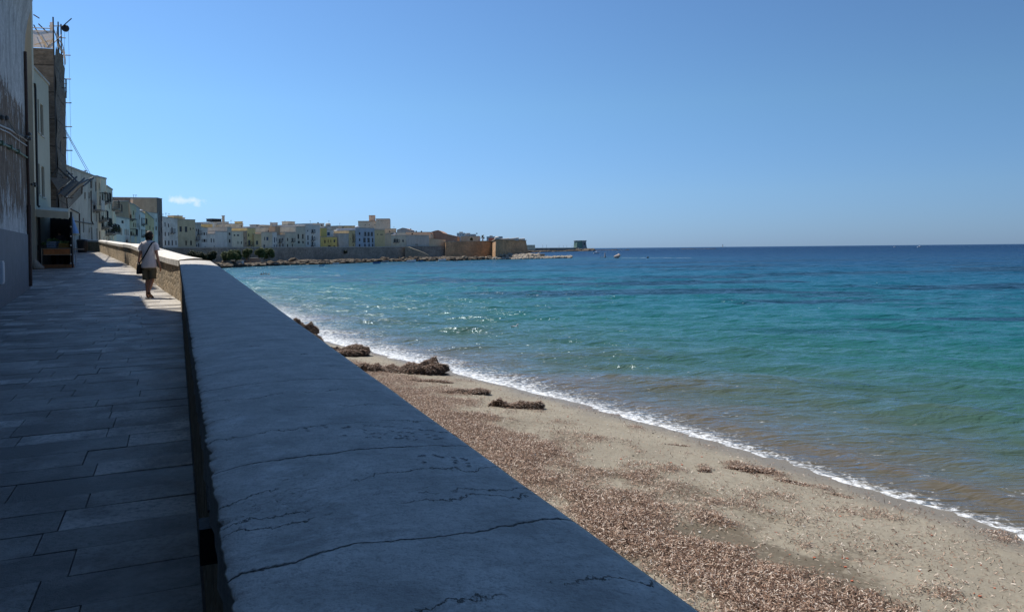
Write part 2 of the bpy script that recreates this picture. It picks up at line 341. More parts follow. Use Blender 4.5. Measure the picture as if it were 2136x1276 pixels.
# ------------------------------------------------------------------ the beach
def wallx(y): return .74-.4375*y      # seaward edge of the near parapet in plan
def band(px, py): return gp(px, py, .5)
LIT = [band(1700, 1290), band(1480, 1165), band(1300, 1070), band(1130, 985), band(980, 900), band(880, 840), band(790, 785), band(720, 745)]
LITW = [.95, .66, .70, .95, 1.5, 1.8, 1.7, 1.2]
def litter(x, y):
    best = np.zeros(x.shape)
    for i in range(len(LIT)-1):
        a, b = LIT[i], LIT[i+1]; dx, dy = b.x-a.x, b.y-a.y; L = dx*dx+dy*dy; t_ = np.clip(((x-a.x)*dx+(y-a.y)*dy)/L, 0, 1)
        d = np.hypot(x-(a.x+t_*dx), y-(a.y+t_*dy)); w_ = LITW[i]*(1-t_)+LITW[i+1]*t_
        best = np.maximum(best, 1.12-.72*d/w_)
    for (px, py, r, s) in ((1540, 945, .42, .9), (1620, 960, .45, .9), (1470, 955, .2, .8), (1720, 988, .35, .8), (1390, 1000, .8, .35), (1600, 1050, .9, .25), (1850, 1040, .6, .3), (1250, 900, .7, .35), (1060, 850, .9, .6), (960, 850, .8, .7), (1700, 1130, .6, .35), (1500, 1080, .5, .4), (1150, 870, .6, .4), (1330, 868, .3, .6), (1350, 1130, .6, .8), (1030, 870, 1.2, .6)):
        c = gp(px, py, .35); d = np.hypot(x-c.x, (y-c.y)); best = np.maximum(best, s*(1.3-d/r))
    return np.clip(best+1.9*(fbm(x*1.5, y*1.5, 5, 21)-.49), 0, 1.2)
def beachz(x, y):
    d = -sdist(x, y)
    z = np.where(d > 0, .8*(1-np.exp(-d*.125)), d*.07)
    z = z+.05*(fbm(x*.5, y*.5, 3, 3)-.45)*np.clip(d/2, 0, 1)+.028*(fbm(x*2.3, y*2.3, 4, 4)-.45)*np.clip(d, 0, 1)
    return z
NA, NR = 760, 520
az = np.linspace(R(-34), R(40), NA); rr = np.geomspace(4.5, 75, NR)
AZ, RR = np.meshgrid(az, rr, indexing='ij'); X = RR*np.sin(AZ); Y = RR*np.cos(AZ)
Z = beachz(X, Y); lt = litter(X, Y); d = -sdist(X, Y)
scuff = np.clip(fbm(X*1.1, Y*1.1, 4, 31)*4-1.5, 0, 1)*np.clip(d/2.2-.8, 0, 1)
foot = np.clip(d/1.6-.5, 0, 1)*np.clip(1.2-lt*2, 0, 1)
zone = np.clip(fbm(X*.45, Y*.45, 3, 31)*3.4-1.1, 0, 1)
Z = Z+foot*zone*(.05*(fbm(X*5, Y*5, 3, 8)-.45)+.022*(vnoise(X*13, Y*13, 9)-.5))+lt*.035+lt*.03*(fbm(X*7, Y*7, 2, 15)-.4)
t = NT('beach_sand'); P = t.pos; L_ = t.attr('litter'); S = t.attr('inland')
g1 = t.noise(P, 220, 2); g2 = t.noise(P, 9, 5, .65); g3 = t.noise(P, .7, 4, .6)
sand = t.mix(t.ramp(g3, [(.35, 0.), (.65, 1.)]), (.235, .213, .165), (.30, .272, .212))
sand = t.mix(t.ramp(g2, [(.3, .5), (.62, 0.)]), sand, (.2, .165, .12))
sand = t.mix(t.ramp(g1, [(.35, .35), (.65, 0.)]), sand, (.15, .12, .09))
spk = t.vor(P, 26., 'F1'); spc = t.sep(t.vor(P, 26., 'F1', 'Color'))
sm = t.math('MULTIPLY', t.ramp(spk, [(.16, 1.), (.24, 0.)]), t.ramp(spc[0], [(.80, 0.), (.82, 1.)]))
sand = t.mix(sm, sand, t.ramp(spc[1], [(0, (.04, .03, .022)), (.6, (.12, .07, .045)), (.85, (.35, .13, .08)), (1, (.55, .5, .45))]))
SC = t.attr('scuff'); clod = t.ramp(t.math('ADD', t.noise(P, 11, 5, .7), t.math('MULTIPLY', t.math('SUBTRACT', SC, .6), .3)), [(.44, 0.), (.53, 1.)])
sand = t.mix(t.math('MULTIPLY', clod, t.math('MULTIPLY', SC, .9)), sand, (.07, .056, .038)); sand = t.mix(t.math('MULTIPLY', SC, .45), sand, (.15, .125, .09))
wet = t.ramp(t.math('ADD', t.math('DIVIDE', S, 2.6), t.math('MULTIPLY', t.math('SUBTRACT', g3, .5), .5)), [(.12, 1.), (.42, 0.)])
sand = t.mix(t.math('MULTIPLY', wet, .7), sand, (.145, .125, .098))
lc = t.mix(t.ramp(t.noise(P, 34, 4, .75), [(.35, 0.), (.62, 1.)]), (.06, .038, .026), (.19, .125, .09))
sand = t.mix(t.ramp(t.math('ADD', L_, t.math('MULTIPLY', t.math('SUBTRACT', t.noise(P, 16, 4, .8), .5), 1.3)), [(.3, 0.), (.75, .8)]), sand, lc)
hb = t.math('ADD', g2, t.math('MULTIPLY', t.noise(P, 60, 4, .7), .35))
M['sand'] = t.fin(sand, t.math('SUBTRACT', .95, t.math('MULTIPLY', wet, .5)), t.bump(hb, .7, .03), .3)
beach = npmesh('beach', np.stack([X, Y, Z], 2).reshape(-1, 3), gridfaces(NA, NR), M['sand'], {'litter': lt.ravel(), 'inland': d.ravel(), 'scuff': scuff.ravel()})
tag(beach, kind='structure')
# dry seagrass ribbons: loose leaves, nobody could count them
def leaves(cx, cy, cz, n_len, n_wid, tilt=.35):
    n = len(cx); a = rng.uniform(0, 6.283, n); L = rng.uniform(*n_len, n)/2; W = rng.uniform(*n_wid, n)/2; tz = rng.normal(0, tilt, n)*L; bz = rng.normal(0, .5, n)*W
    ux, uy = np.cos(a), np.sin(a)
    c = np.stack([cx, cy, cz], 1)
    u = np.stack([ux*L, uy*L, tz], 1); v = np.stack([-uy*W, ux*W, bz], 1)
    bow = np.stack([np.zeros(n), np.zeros(n), rng.uniform(0, .25, n)*L], 1)
    V = np.stack([c-u-v, c-u+v, c+bow+v, c+bow-v, c+u+v, c+u-v], 1).reshape(-1, 3)
    i = np.arange(n)*6
    Fq = np.concatenate([np.stack([i, i+3, i+2, i+1], 1), np.stack([i+3, i+5, i+4, i+2], 1)])
    return V, Fq
t = NT('dry_seagrass'); rp = t.n.new('ShaderNodeNewGeometry').outputs['Random Per Island']
c = t.ramp(rp, [(0, (.04, .022, .014)), (.28, (.13, .07, .045)), (.58, (.27, .165, .11)), (.8, (.45, .33, .25)), (1, (.68, .60, .52))])
M['leaf'] = t.fin(c, .75, None, .35)
N = 900000
dd = 6.3*np.exp(rng.uniform(0, 1, N)*math.log(38/6.3)); aa = rng.uniform(R(-22), R(38), N); cx = dd*np.sin(aa); cy = dd*np.cos(aa)
lt = litter(cx, cy); ins = -sdist(cx, cy)
dens = .03+.9*np.clip((lt-.12)*1.15, 0, 1)**1.3+.09*np.clip(fbm(cx*.9, cy*.9, 4, 77)*3-1.35, 0, 1)
keep = (rng.uniform(0, 1, N) < dens) & (ins > .25) & (cx > wallx(cy)+.2)
cx, cy, lt = cx[keep], cy[keep], lt[keep]
big_ = np.clip(np.hypot(cx, cy)/14, 1, 1.8)
V, Fq = leaves(cx, cy, beachz(cx, cy)+.012+np.clip(lt, 0, 1)*(.04+.035*rng.uniform(0, 1, len(cx))), (.02, .055), (.004, .0085), .45)
# distant ribbons merge to tufts
o = npmesh('seagrass_litter', V, Fq, M['leaf'], smooth=False)
tag(o, 'dry brown seagrass leaves strewn over the sand', 'seagrass', kind='stuff')
# shells, tile sherds and pebbles
mb = MB(); n = 0
while n < 900:
    D = 7+22*random.random()**1.6; x = D*math.tan(random.uniform(R(-12), R(36))); a1 = np.array([x]); b1_ = np.array([D])
    ii = -sdist(a1, b1_)[0]
    if ii < .5 or x < wallx(D)+.3: continue
    z = float(beachz(a1, b1_)[0])+.004; s = random.choice((.006, .008, .009, .011, .014, .022)); rz = random.uniform(0, 6.28)
    m_ = random.choices((0, 1, 2), (5, 3, 3))[0]
    k = random.choice((4, 5, 5, 6)); rad = [s*random.uniform(.6, 1.1) for _ in range(k)]
    pl = [(x+rad[i]*math.cos(rz+6.283*i/k), D+rad[i]*math.sin(rz+6.283*i/k)) for i in range(k)]
    mb.prism(pl, z, z+s*.45, m_); n += 1
o = mb.build('beach_debris', [plain('tile_sherd', (.42, .13, .07), .8, 30, .2), plain('white_pebble', (.6, .57, .52), .7, 30, .1), plain('dark_pebble', (.08, .07, .06), .8, 30, .2)])
tag(o, 'red tile sherds, shells and small pebbles scattered on the sand', 'debris', kind='stuff')
# banks of seagrass: each its own heap
def bank(px, py, L, W, Hh, rz, label, skew=0.):
    c = gp(px, py, .4); zc = float(beachz(np.array([c.x]), np.array([c.y]))[0])
    root = empty('seagrass_bank', (c.x, c.y, zc), label, 'seagrass bank', 'heaps of dead seagrass on the beach')
    nu, nv = 90, 46; u = np.linspace(-1, 1, nu); v = np.linspace(0, 2*math.pi, nv)
    # a cushion: rings shrink to the top, edges undercut by the waves on one side
    hh = np.linspace(0, 1, nu); RG, VV = np.meshgrid(hh, v, indexing='ij')
    prof = np.where(RG < .12, 1.0-.10*np.sin(RG/.12*math.pi), np.sqrt(np.clip(1-((RG-.12)/.88)**2.2, 0, 1)))
    zz = RG
    lx = prof*np.cos(VV)*L/2; ly = prof*np.sin(VV)*W/2
    tap = .45+.55*np.clip((lx/(L/2)+1)/2*1.25, 0, 1)
    hfac = (.35+.65*np.clip((lx/(L/2)+.9)/1.5, 0, 1)**1.3) if skew else np.ones_like(lx)
    wx = c.x+lx*math.cos(rz)-ly*tap*math.sin(rz); wy = c.y+lx*math.sin(rz)+ly*tap*math.cos(rz)
    nz = fbm(wx*2.3+px, wy*2.3, 4, 41)-.45; n2_ = fbm(wx*8+zz*7, wy*8, 3, 42)-.45
    wx += nz*.8*W*.5+n2_*.06; wy += nz*.7*W*.4+n2_*.06
    wz = zc-.06+Hh*zz**.85*hfac*(1.1+2.2*nz)+n2_*.08*zz
    o = npmesh('bank_body', np.stack([wx-c.x, wy-c.y, wz-zc], 2).reshape(-1, 3), gridfaces(nu, nv), M['bank'], smooth=False, parent=root)
    k = int(6500*L*W*.9)+900; iu = rng.integers(0, nu, k); iv = rng.integers(0, nv, k)
    V, Fq = leaves(wx[iu, iv]-c.x+rng.normal(0, .02, k), wy[iu, iv]-c.y+rng.normal(0, .02, k), wz[iu, iv]-zc+rng.uniform(0, .03, k), (.02, .05), (.004, .009), .25)
    lf = npmesh('leaves', V, Fq, M['leaf'], smooth=False, parent=root); tag(lf, kind='stuff')
t = NT('packed_seagrass'); n1 = t.noise(t.pos, 26, 5, .8); n2 = t.noise(t.pos, 90, 3, .7)
M['bank'] = t.fin(t.ramp(t.math('ADD', t.math('MULTIPLY', n1, .6), t.math('MULTIPLY', n2, .4)), [(.35, (.02, .014, .01)), (.52, (.075, .05, .036)), (.68, (.2, .145, .105))]), .9, t.bump(n1, .9, .05), .2)
bank(858, 762, 2.3, 1.1, .40, R(8), 'tallest dark heap of dead seagrass at the water edge', 1)
bank(765, 764, 2.4, .8, .22, R(5), 'low tail of matted seagrass left of the tallest heap')
bank(704, 728, 2.2, 1.1, .30, R(15), 'layered brown seagrass heap close to the sea wall beside the foam')
bank(965, 806, 1.5, .5, .15, R(10), 'small rounded seagrass heap between the tallest heap and the broad one')
bank(1075, 831, 1.4, .6, .22, R(0), 'broad brown seagrass heap nearest the tideline, right end of the row')
bank(885, 782, 1.7, .35, .12, R(0), 'thin strip of seagrass just in front of the tallest heap')
bank(610, 685, 2.4, .9, .55, R(10), 'dark clump of seagrass half hidden by the parapet coping')
bank(642, 706, 1.3, .7, .32, R(10), 'small dark clump of seagrass on the coping edge by the foam')
bank(1628, 966, 1.3, .22, .05, R(-38), 'thin dark wrack line slanting from the wet mat along the wash')
bank(1728, 990, .8, .18, .05, R(-30), 'short dark wrack line near the wash, right of the slanting one')
bank(1870, 1046, .6, .12, .04, R(-30), 'small dark strand of wrack farthest to the right by the wash')
bank(1412, 898, .5, .12, .04, R(-10), 'tiny dark strand of wrack at the water edge above the lone lump')
bank(1469, 956, .22, .2, .10, 0, 'lone fist-sized lump of seagrass on bare sand')
bank(1560, 948, .9, .4, .09, R(-12), 'low dark mat of wet seagrass touching the wash')

# ------------------------------------------------------------------ promenade
WD = Vector((-.4008, .9162)); WN = Vector((.9162, .4008))      # along the near parapet, and towards the sea
O2 = Vector((.085, 0)); KINK = Vector((-7.90, 18.25))
FW = [Vector((-7.90, 18.25)), Vector((-10.43, 22.79)), Vector((-22.16, 43.46)), Vector((-36.6, 68.1)), Vector((-39.44, 71.59)), Vector((-42.3, 74.3))]
def wall_in(y):
    if y < KINK.y: return .085-.4375*y
    return lerp([(p.y, p.x) for p in FW]+[(90, -58)], y)
t = NT('paving_stone'); rp = t.attr('tone')
n1 = t.noise(t.pos, 28, 5, .75); n2 = t.noise(t.pos, 2.2, 5, .6); n3 = t.noise(t.pos, 110, 3, .7)
c = t.ramp(rp, [(0, (.10, .09, .08)), (.3, (.22, .20, .175)), (.7, (.42, .385, .34)), (1, (.70, .65, .58))])
c = t.mix(t.ramp(n1, [(.3, .8), (.55, 0.)]), c, (.08, .07, .058)); c = t.mix(t.ramp(n2, [(.42, 0.), (.6, .6)]), c, (.13, .115, .10)); c = t.mix(t.ramp(t.noise(t.pos, .8, 6, .75), [(.5, 0.), (.66, .5)]), c, (.42, .385, .34))
rgh = t.math('ADD', t.math('MULTIPLY', n2, .35), t.math('ADD', .16, t.math('MULTIPLY', rp, .16)))
M['pave'] = t.fin(c, t.math('ADD', rgh, .12), t.bump(t.math('ADD', t.math('MULTIPLY', n1, .6), t.math('MULTIPLY', n3, .4)), .8, .014), .2)
M['grout'] = plain('paving_grout', (.13, .115, .10), .95, 30, .4)
mb = MB()
SPL = [(0, -2.9), (19, -2.9), (19.1, -3.6), (75, -3.6)]      # a long joint that runs along the street
s = 1.0; row = 0
while s < 92:
    w_ = random.choice((.27, .30, .30, .33, .37)); D0 = s*.9162
    c0 = O2+WD*(s+w_/2); lat_r = (wall_in(c0.y)-c0.x)/WN.x*1.0+.12 if D0 > 18.2 else -.0
    if D0 > 18.2: lat_r = (Vector((wall_in(c0.y+ -0.4008*0), c0.y))-c0).dot(WN)+.22
    ll = -5.5 if D0 < 21 else (-14 if D0 < 60 else -10)
    sp = lerp(SPL, s)
    for (a, b) in ((sp, lat_r), (ll, sp-.0)):
        l = b
        while l > a+.01:
            L_ = min(random.uniform(.42, 1.05), l-a)
            if l-a-L_ < .25: L_ = l-a
            g_ = .0035 if L_ > .05 else 0
            dz = random.uniform(-.0025, .0025); tx = random.uniform(-.002, .002)
            q = []
            for (dl, ds, e) in ((-L_+g_, g_, tx), (-g_, g_, -tx), (-g_, w_-g_, -tx), (-L_+g_, w_-g_, tx)):
                p = O2+WD*(s+ds)+WN*(l+dl); q.append((p.x, p.y, zg(p.y)+dz+e))
            mb.add(q+[(x, y, z-.03) for x, y, z in q], [(0, 1, 2, 3), (0, 4, 5, 1), (1, 5, 6, 2), (2, 6, 7, 3), (3, 7, 4, 0)])
            l -= L_
    s += w_; row += 1
# bed under the slabs and the unseen street behind the camera
for y0, y1 in zip([-14, 0, 6, 12, 18.2, 22, 28, 35, 44, 56, 68, 80], [0, 6, 12, 18.2, 22, 28, 35, 44, 56, 68, 80, 100]):
    xr0, xr1 = wall_in(y0)+.3, wall_in(y1)+.3
    mb.hexa([(xr0, y0, 0), (xr1, y1, 0), (xr1-26, y1, 0), (xr0-26, y0, 0)], [(xr0, y0, zg(y0)-.012), (xr1, y1, zg(y1)-.012), (xr1-26, y1, zg(y1)-.012), (xr0-26, y0, zg(y0)-.012)], 1)
o = mb.build('promenade', [M['pave'], M['grout']]); tag(o, kind='structure')
nf = len(o.data.polygons); tone = np.repeat(rng.uniform(0, 1, nf//5+1), 5)[:nf].astype(np.float32); at = o.data.attributes.new('tone', 'FLOAT', 'FACE'); at.data.foreach_set('value', tone)

# ------------------------------------------------------------------ near parapet
JOINTS = [.62, 1.26, 1.84, 2.83, 4.02, 4.75, 5.6, 6.5, 7.25, 8.2, 9.1, 9.9, 10.8, 11.7, 12.6, 13.5, 14.3, 15.2, 16.1, 17.0, 18.0, 18.9]
def coping_mat(name, joints, tone=1.):
    t = NT(name); S = t.attr('along'); U = t.attr('across'); P = t.pos
    wob = t.noise(t.comb(t.math('MULTIPLY', U, 1.6), t.math('MULTIPLY', S, 1.1), 0.), 2.2, 5, .6)
    fine = t.noise(P, 60, 4, .75); mid = t.noise(P, 7, 5, .65); big = t.noise(P, 1.1, 4, .6)
    Sw = t.math('ADD', S, t.math('MULTIPLY', t.math('SUBTRACT', wob, .5), .16)); Sw = t.math('ADD', Sw, t.math('MULTIPLY', t.math('SUBTRACT', fine, .5), .012))
    m_ = None
    for j in joints:
        d = t.math('ABSOLUTE', t.math('SUBTRACT', Sw, j)); m_ = d if m_ is None else t.math('MINIMUM', m_, d)
    wd = t.math('MULTIPLY', t.math('ADD', .35, t.noise(P, 3, 2)), 1.)
    jm = t.math('SUBTRACT', 1., t.math('DIVIDE', m_, t.math('MULTIPLY', wd, .0045)), clamp=True)
    wob2 = t.noise(t.comb(t.math('MULTIPLY', U, 3.), t.math('MULTIPLY', S, 1.7), 5.), 2.4, 6, .7)
    Sx = t.math('ADD', S, t.math('MULTIPLY', t.math('SUBTRACT', wob2, .5), .22)); m2_ = None
    for j in (1.0, 1.43, 1.475, 1.62, 2.12, 2.36, 2.6, 3.15, 3.5, 3.8, 4.3, 5.1, 6.0, 6.9, 7.7, 8.6, 9.5, 11.3, 13.1):
        d = t.math('ABSOLUTE', t.math('SUBTRACT', Sx, j)); m2_ = d if m2_ is None else t.math('MINIMUM', m2_, d)
    ck = t.math('MULTIPLY', t.math('SUBTRACT', 1., t.math('DIVIDE', m2_, .0035), clamp=True), t.ramp(t.noise(P, 4.5, 3, .6), [(.44, 0.), (.54, .9)]))
    cn2 = t.noise(t.comb(t.math('MULTIPLY', S, 5.5), t.math('MULTIPLY', U, 2.2), 7.3), 1., 5, .7, .8)
    ck2 = t.math('MULTIPLY', t.math('SUBTRACT', 1., t.math('DIVIDE', t.math('ABSOLUTE', t.math('SUBTRACT', cn2, .47)), .003), clamp=True), t.ramp(big, [(.55, 0.), (.62, .6)]))
    ckm = t.math('MULTIPLY', t.math('MAXIMUM', ck, ck2), t.ramp(fine, [(.2, .4), (.6, 1.)]))
    c = t.ramp(mid, [(.36, mul((.30, .278, .245), tone)), (.64, mul((.52, .487, .435), tone))])
    c = t.mix(t.ramp(t.math('ADD', t.math('MULTIPLY', fine, .5), t.math('MULTIPLY', t.noise(P, 190, 3, .7), .5)), [(.38, .7), (.52, 0.)]), c, mul((.22, .20, .18), tone)); c = t.mix(t.ramp(big, [(.5, 0.), (.7, .35)]), c, mul((.32, .30, .27), tone))
    slt = t.noise(t.comb(t.math('MULTIPLY', S, 5.), t.math('MULTIPLY', U, 3.), 4.), 1., 7, .78, .4); c = t.mix(t.ramp(slt, [(.55, 0.), (.66, .65)]), c, mul((.62, .60, .56), tone))
    stk = t.noise(t.comb(t.math('MULTIPLY', S, 14.), t.math('MULTIPLY', U, 2.), 1.), 1., 5, .7)
    c = t.mix(t.ramp(stk, [(.56, 0.), (.68, .5)]), c, mul((.2, .18, .16), tone))
    c = t.mix(t.math('MAXIMUM', jm, ckm), c, (.06, .047, .038))
    ht = t.math('SUBTRACT', t.math('ADD', t.math('MULTIPLY', fine, .25), t.math('MULTIPLY', mid, .5)), t.math('MULTIPLY', t.math('MAXIMUM', jm, ckm), 1.5))
    return t.fin(c, t.math('ADD', .38, t.math('MULTIPLY', t.math('ADD', mid, t.math('MULTIPLY', slt, .6)), .35)), t.bump(ht, 1., .014), .22)
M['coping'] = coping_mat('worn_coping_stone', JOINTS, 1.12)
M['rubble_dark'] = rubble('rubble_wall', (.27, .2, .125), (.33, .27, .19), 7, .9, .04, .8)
XI, XO = .065, .76
def zcap(y): return zg(y)+.965
def cprof(u): return .02*(1-(2*u-1)**2)-.012*u-.004*np.exp(-u*60)-.004*np.exp(-(1-u)*60)
near = empty('parapet_wall', (-3, 8, 2.9), 'long shaded parapet with broad cracked grey coping, nearest the camera', 'parapet wall')
ys = np.concatenate([np.linspace(-3, .6, 30), np.linspace(.62, 6, 620), np.linspace(6.05, 18.6, 420)])
us = np.concatenate([[0, .006, .014, .025], np.linspace(.04, .985, 55), [1.]]); YY, UU = np.meshgrid(ys, us, indexing='ij')
xi = XI-.4375*YY; wdt = np.interp(YY, [1, 15], [.675, .76])
e1 = .006*(fbm(YY*9, YY*0, 4, 61)-.45)*2; chips = .010*np.clip(vnoise(YY*34, UU*0, 5)-.6, 0, 1)/.4+.006*vnoise(YY*70, UU*0+3, 6)
XX = xi+wdt*UU+e1*(1-UU)*.6+chips*np.exp(-UU*45)*1.0
zt_ = np.interp(YY, [a for a, b in GT], [b for a, b in GT])+.965
ZZ = zt_+cprof(UU)+.006*(fbm(XX*3, YY*3, 4, 12)-.45)-chips*np.exp(-UU*45)*.6
along = -XX*.4008+YY*.9162
Vt = np.stack([XX, YY, ZZ], 2)
nU = len(us)
# skirt: down both edges
side_l = Vt[:, 0, :].copy(); side_l2 = side_l.copy(); side_l2[:, 2] -= .10; side_l2[:, 0] += .004*np.sin(ys*40); side_r = Vt[:, -1, :].copy(); side_r[:, 2] -= .10
side_l3 = side_l2.copy(); side_l3[:, 0] += .2
full = np.concatenate([side_l3[:, None], side_l2[:, None], side_l[:, None], Vt, Vt[:, -1:], side_r[:, None]], 1)
al2 = np.concatenate([along[:, :1]]*3+[along]+[along[:, -1:]]*2, 1); ac2 = np.concatenate([np.zeros((len(ys), 3)), UU*.7, np.full((len(ys), 2), .71)], 1)
o = npmesh('coping', (full-np.array([-3, 8, 2.9])).reshape(-1, 3), gridfaces(len(ys), nU+5), M['coping'], {'along': al2.ravel(), 'across': ac2.ravel()}, parent=near)
mb = MB(); Y0, Y1 = -3., 18.3
for a, b in zip(np.linspace(Y0, Y1, 12)[:-1], np.linspace(Y0, Y1, 12)[1:]):
    q = [(.095-.4375*a, a), (.70-.4375*a, a), (.70-.4375*b, b), (.095-.4375*b, b)]
    mb.prism(q, -.6, [zcap(a)-.09, zcap(a)-.09, zcap(b)-.09, zcap(b)-.09])
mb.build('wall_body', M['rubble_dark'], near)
# faint rows of ink marks on the coping
mb = MB()
def capmark(px, py, w_, h_, rot=0.):
    w_ *= 1.5; h_ *= 1.6; p = gp(px, py, 3.62)
    u = (p.x-(XI-.4375*p.y))/.68; z = float(zcap(p.y)+cprof(np.array(u))+.006*(fbm(np.array(p.x*3), np.array(p.y*3), 4, 12)-.45))+.0015
    d1 = Vector((math.cos(rot), math.sin(rot), 0)); d2 = Vector((-d1.y, d1.x, 0)); p.z = z
    mb.face([p-d1*w_-d2*h_, p+d1*w_-d2*h_*.4, p+d1*w_+d2*h_, p-d1*w_*.6+d2*h_])
for r_, (y_, n_) in enumerate(((889, 14), (898, 11), (905, 12), (912, 9))):
    for i in range(n_):
        if random.random() < .12: continue
        x_ = 757+i*14.5+r_*2+random.uniform(-3, 3)
        for k in range(2): capmark(x_+k*4+random.uniform(-1, 1), y_+random.uniform(-1.5, 1.5), random.uniform(.0022, .0045), random.uniform(.0008, .0016), random.uniform(-.5, .5))
for (x_, y_) in ((672, 892), (679, 895), (715, 896), (722, 894), (718, 911), (727, 893), (637, 898), (641, 903), (875, 945), (882, 943), (905, 940), (912, 942), (921, 943), (945, 942), (950, 948), (963, 942), (971, 944), (975, 951), (948, 953), (977, 957), (884, 957)):
    capmark(x_, y_, .004, .0014, random.uniform(-.6, .6)); capmark(x_+3, y_+1, .003, .001, random.uniform(-.6, .6))
mb.build('ink_marks', plain('faded_ink', (.035, .037, .05), .9, 60, .3), near)
# black steel box on the dark face of the parapet
bxr = empty('metal_box', (-.66, 1.75, 3.2), 'small black metal box fixed to the inner face of the near parapet', 'metal box')
ang = math.atan2(WD.y, WD.x); mb = MB(); mb.box((-.775, 1.93, 3.37), (.09, .045, .09), ang); mb.build('housing', plain('black_enamel', (.008, .008, .01), .6, 20, .2), bxr)
mb = MB(); mb.tube([(-.80, 2.0, 3.42), (-.86, 2.14, 3.46)], .005); mb.build('conduit', M['pole'], bxr)

# ------------------------------------------------------------------ far parapet
M['rubble_sun'] = rubble('sunlit_rough_stone', (.46, .35, .23), (.52, .44, .33), 6.5, .8, .07, .75)  # wall stone colour brightened to imitate sun on it
M['coping2'] = coping_mat('sunlit_coping_stone', [19.9+.9*i for i in range(12)], 1.6)  # same coping stone, sunlight painted in as a paler tone
far = empty('parapet_wall', (-20, 40, 3.5), 'sunlit parapet of rough ochre stone bending away behind the walker', 'parapet wall')
def offs(P, k):      # mitred offset to seaward
    r_ = []
    for i, p in enumerate(P):
        d = (P[min(i+1, len(P)-1)]-P[max(i-1, 0)]).normalized(); r_.append(p+Vector((d.y, -d.x))*k)
    return r_
FWd = []
for a, b in zip(FW, FW[1:]):
    n_ = max(1, int((b-a).length/2.5)); FWd += [a.lerp(b, i/n_) for i in range(n_)]
FWd.append(FW[-1])
inn = offs(FWd, .0); out = offs(FWd, .58); mb = MB()
for i in range(len(FWd)-1):
    q = [inn[i], out[i], out[i+1], inn[i+1]]; zb = zcap(inn[i].y)-.12; zb1 = zcap(inn[i+1].y)-.12
    mb.prism([(a.x, a.y) for a in q], -.6, [zb, zb, zb1, zb1])
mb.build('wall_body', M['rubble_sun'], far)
ci, co = offs(FWd, -.055), offs(FWd, .70); ci[0] = Vector((-7.955, 18.3)); co[0] = Vector((-7.22, 18.4)); V = []; al = []; ac = []; sacc = 20
for i in range(len(FWd)):
    if i: sacc += (FWd[i]-FWd[i-1]).length
    for k, (u, dz) in enumerate(((0.3, -.14), (0, -.14), (0, 0), (.03, .012), (.25, .035), (.5, .045), (.75, .035), (.97, .005), (1, -.02), (1, -.14))):
        p = ci[i].lerp(co[i], u); V.append((p.x+20, p.y-40, zcap(ci[i].y)+dz+.012-3.5)); al.append(sacc); ac.append(u*.7)
V = np.array(V); o = npmesh('coping', V, gridfaces(len(FWd), 10), M['coping2'], {'along': al, 'across': ac}, smooth=False, parent=far)
e_ = len(FWd)-1; mb = MB(); mb.slab([V[e_*10+k]+np.array([-20, 40, 3.5]) for k in (1, 2, 4, 6, 8, 9)], .01); mb.build('coping_end', M['coping2'], far)

# ------------------------------------------------------------------ houses
def facade(mb, A, B, z0, z1, holes, rev=.16, m=0, z1b=None):
    A = Vector(A[:2]); B = Vector(B[:2]); d = (B-A); L = d.length; d.normalize(); n = Vector((d.y, -d.x))
    z1b = z1 if z1b is None else z1b
    us_ = sorted({0., L}|{round(min(max(h[k], 0), L), 4) for h in holes for k in (0, 2)}); zs = sorted({z0, min(z1, z1b)}|{round(h[k], 4) for h in holes for k in (1, 3) if z0 < h[k] < min(z1, z1b)})
    P = lambda u, z, r=0.: (A.x+d.x*u-n.x*r, A.y+d.y*u-n.y*r, z)
    for a, b in zip(us_, us_[1:]):
        for c, e in zip(zs, zs[1:]):
            um, zm = (a+b)/2, (c+e)/2
            if any(h[0] < um < h[2] and h[1] < zm < h[3] for h in holes): continue
            mb.face([P(a, c), P(b, c), P(b, e), P(a, e)], m)
    if z1 != z1b:
        zm = min(z1, z1b); mb.face([P(0, zm), P(L, zm)]+([P(0, z1)] if z1 > z1b else [P(L, z1b)]), m)
    for (a, c, b, e) in [h[:4] for h in holes]:
        for q in ([P(a, c), P(a, c, rev), P(a, e, rev), P(a, e)], [P(b, c), P(b, e), P(b, e, rev), P(b, c, rev)], [P(a, e), P(a, e, rev), P(b, e, rev), P(b, e)], [P(a, c), P(b, c), P(b, c, rev), P(a, c, rev)]): mb.face(q, m)
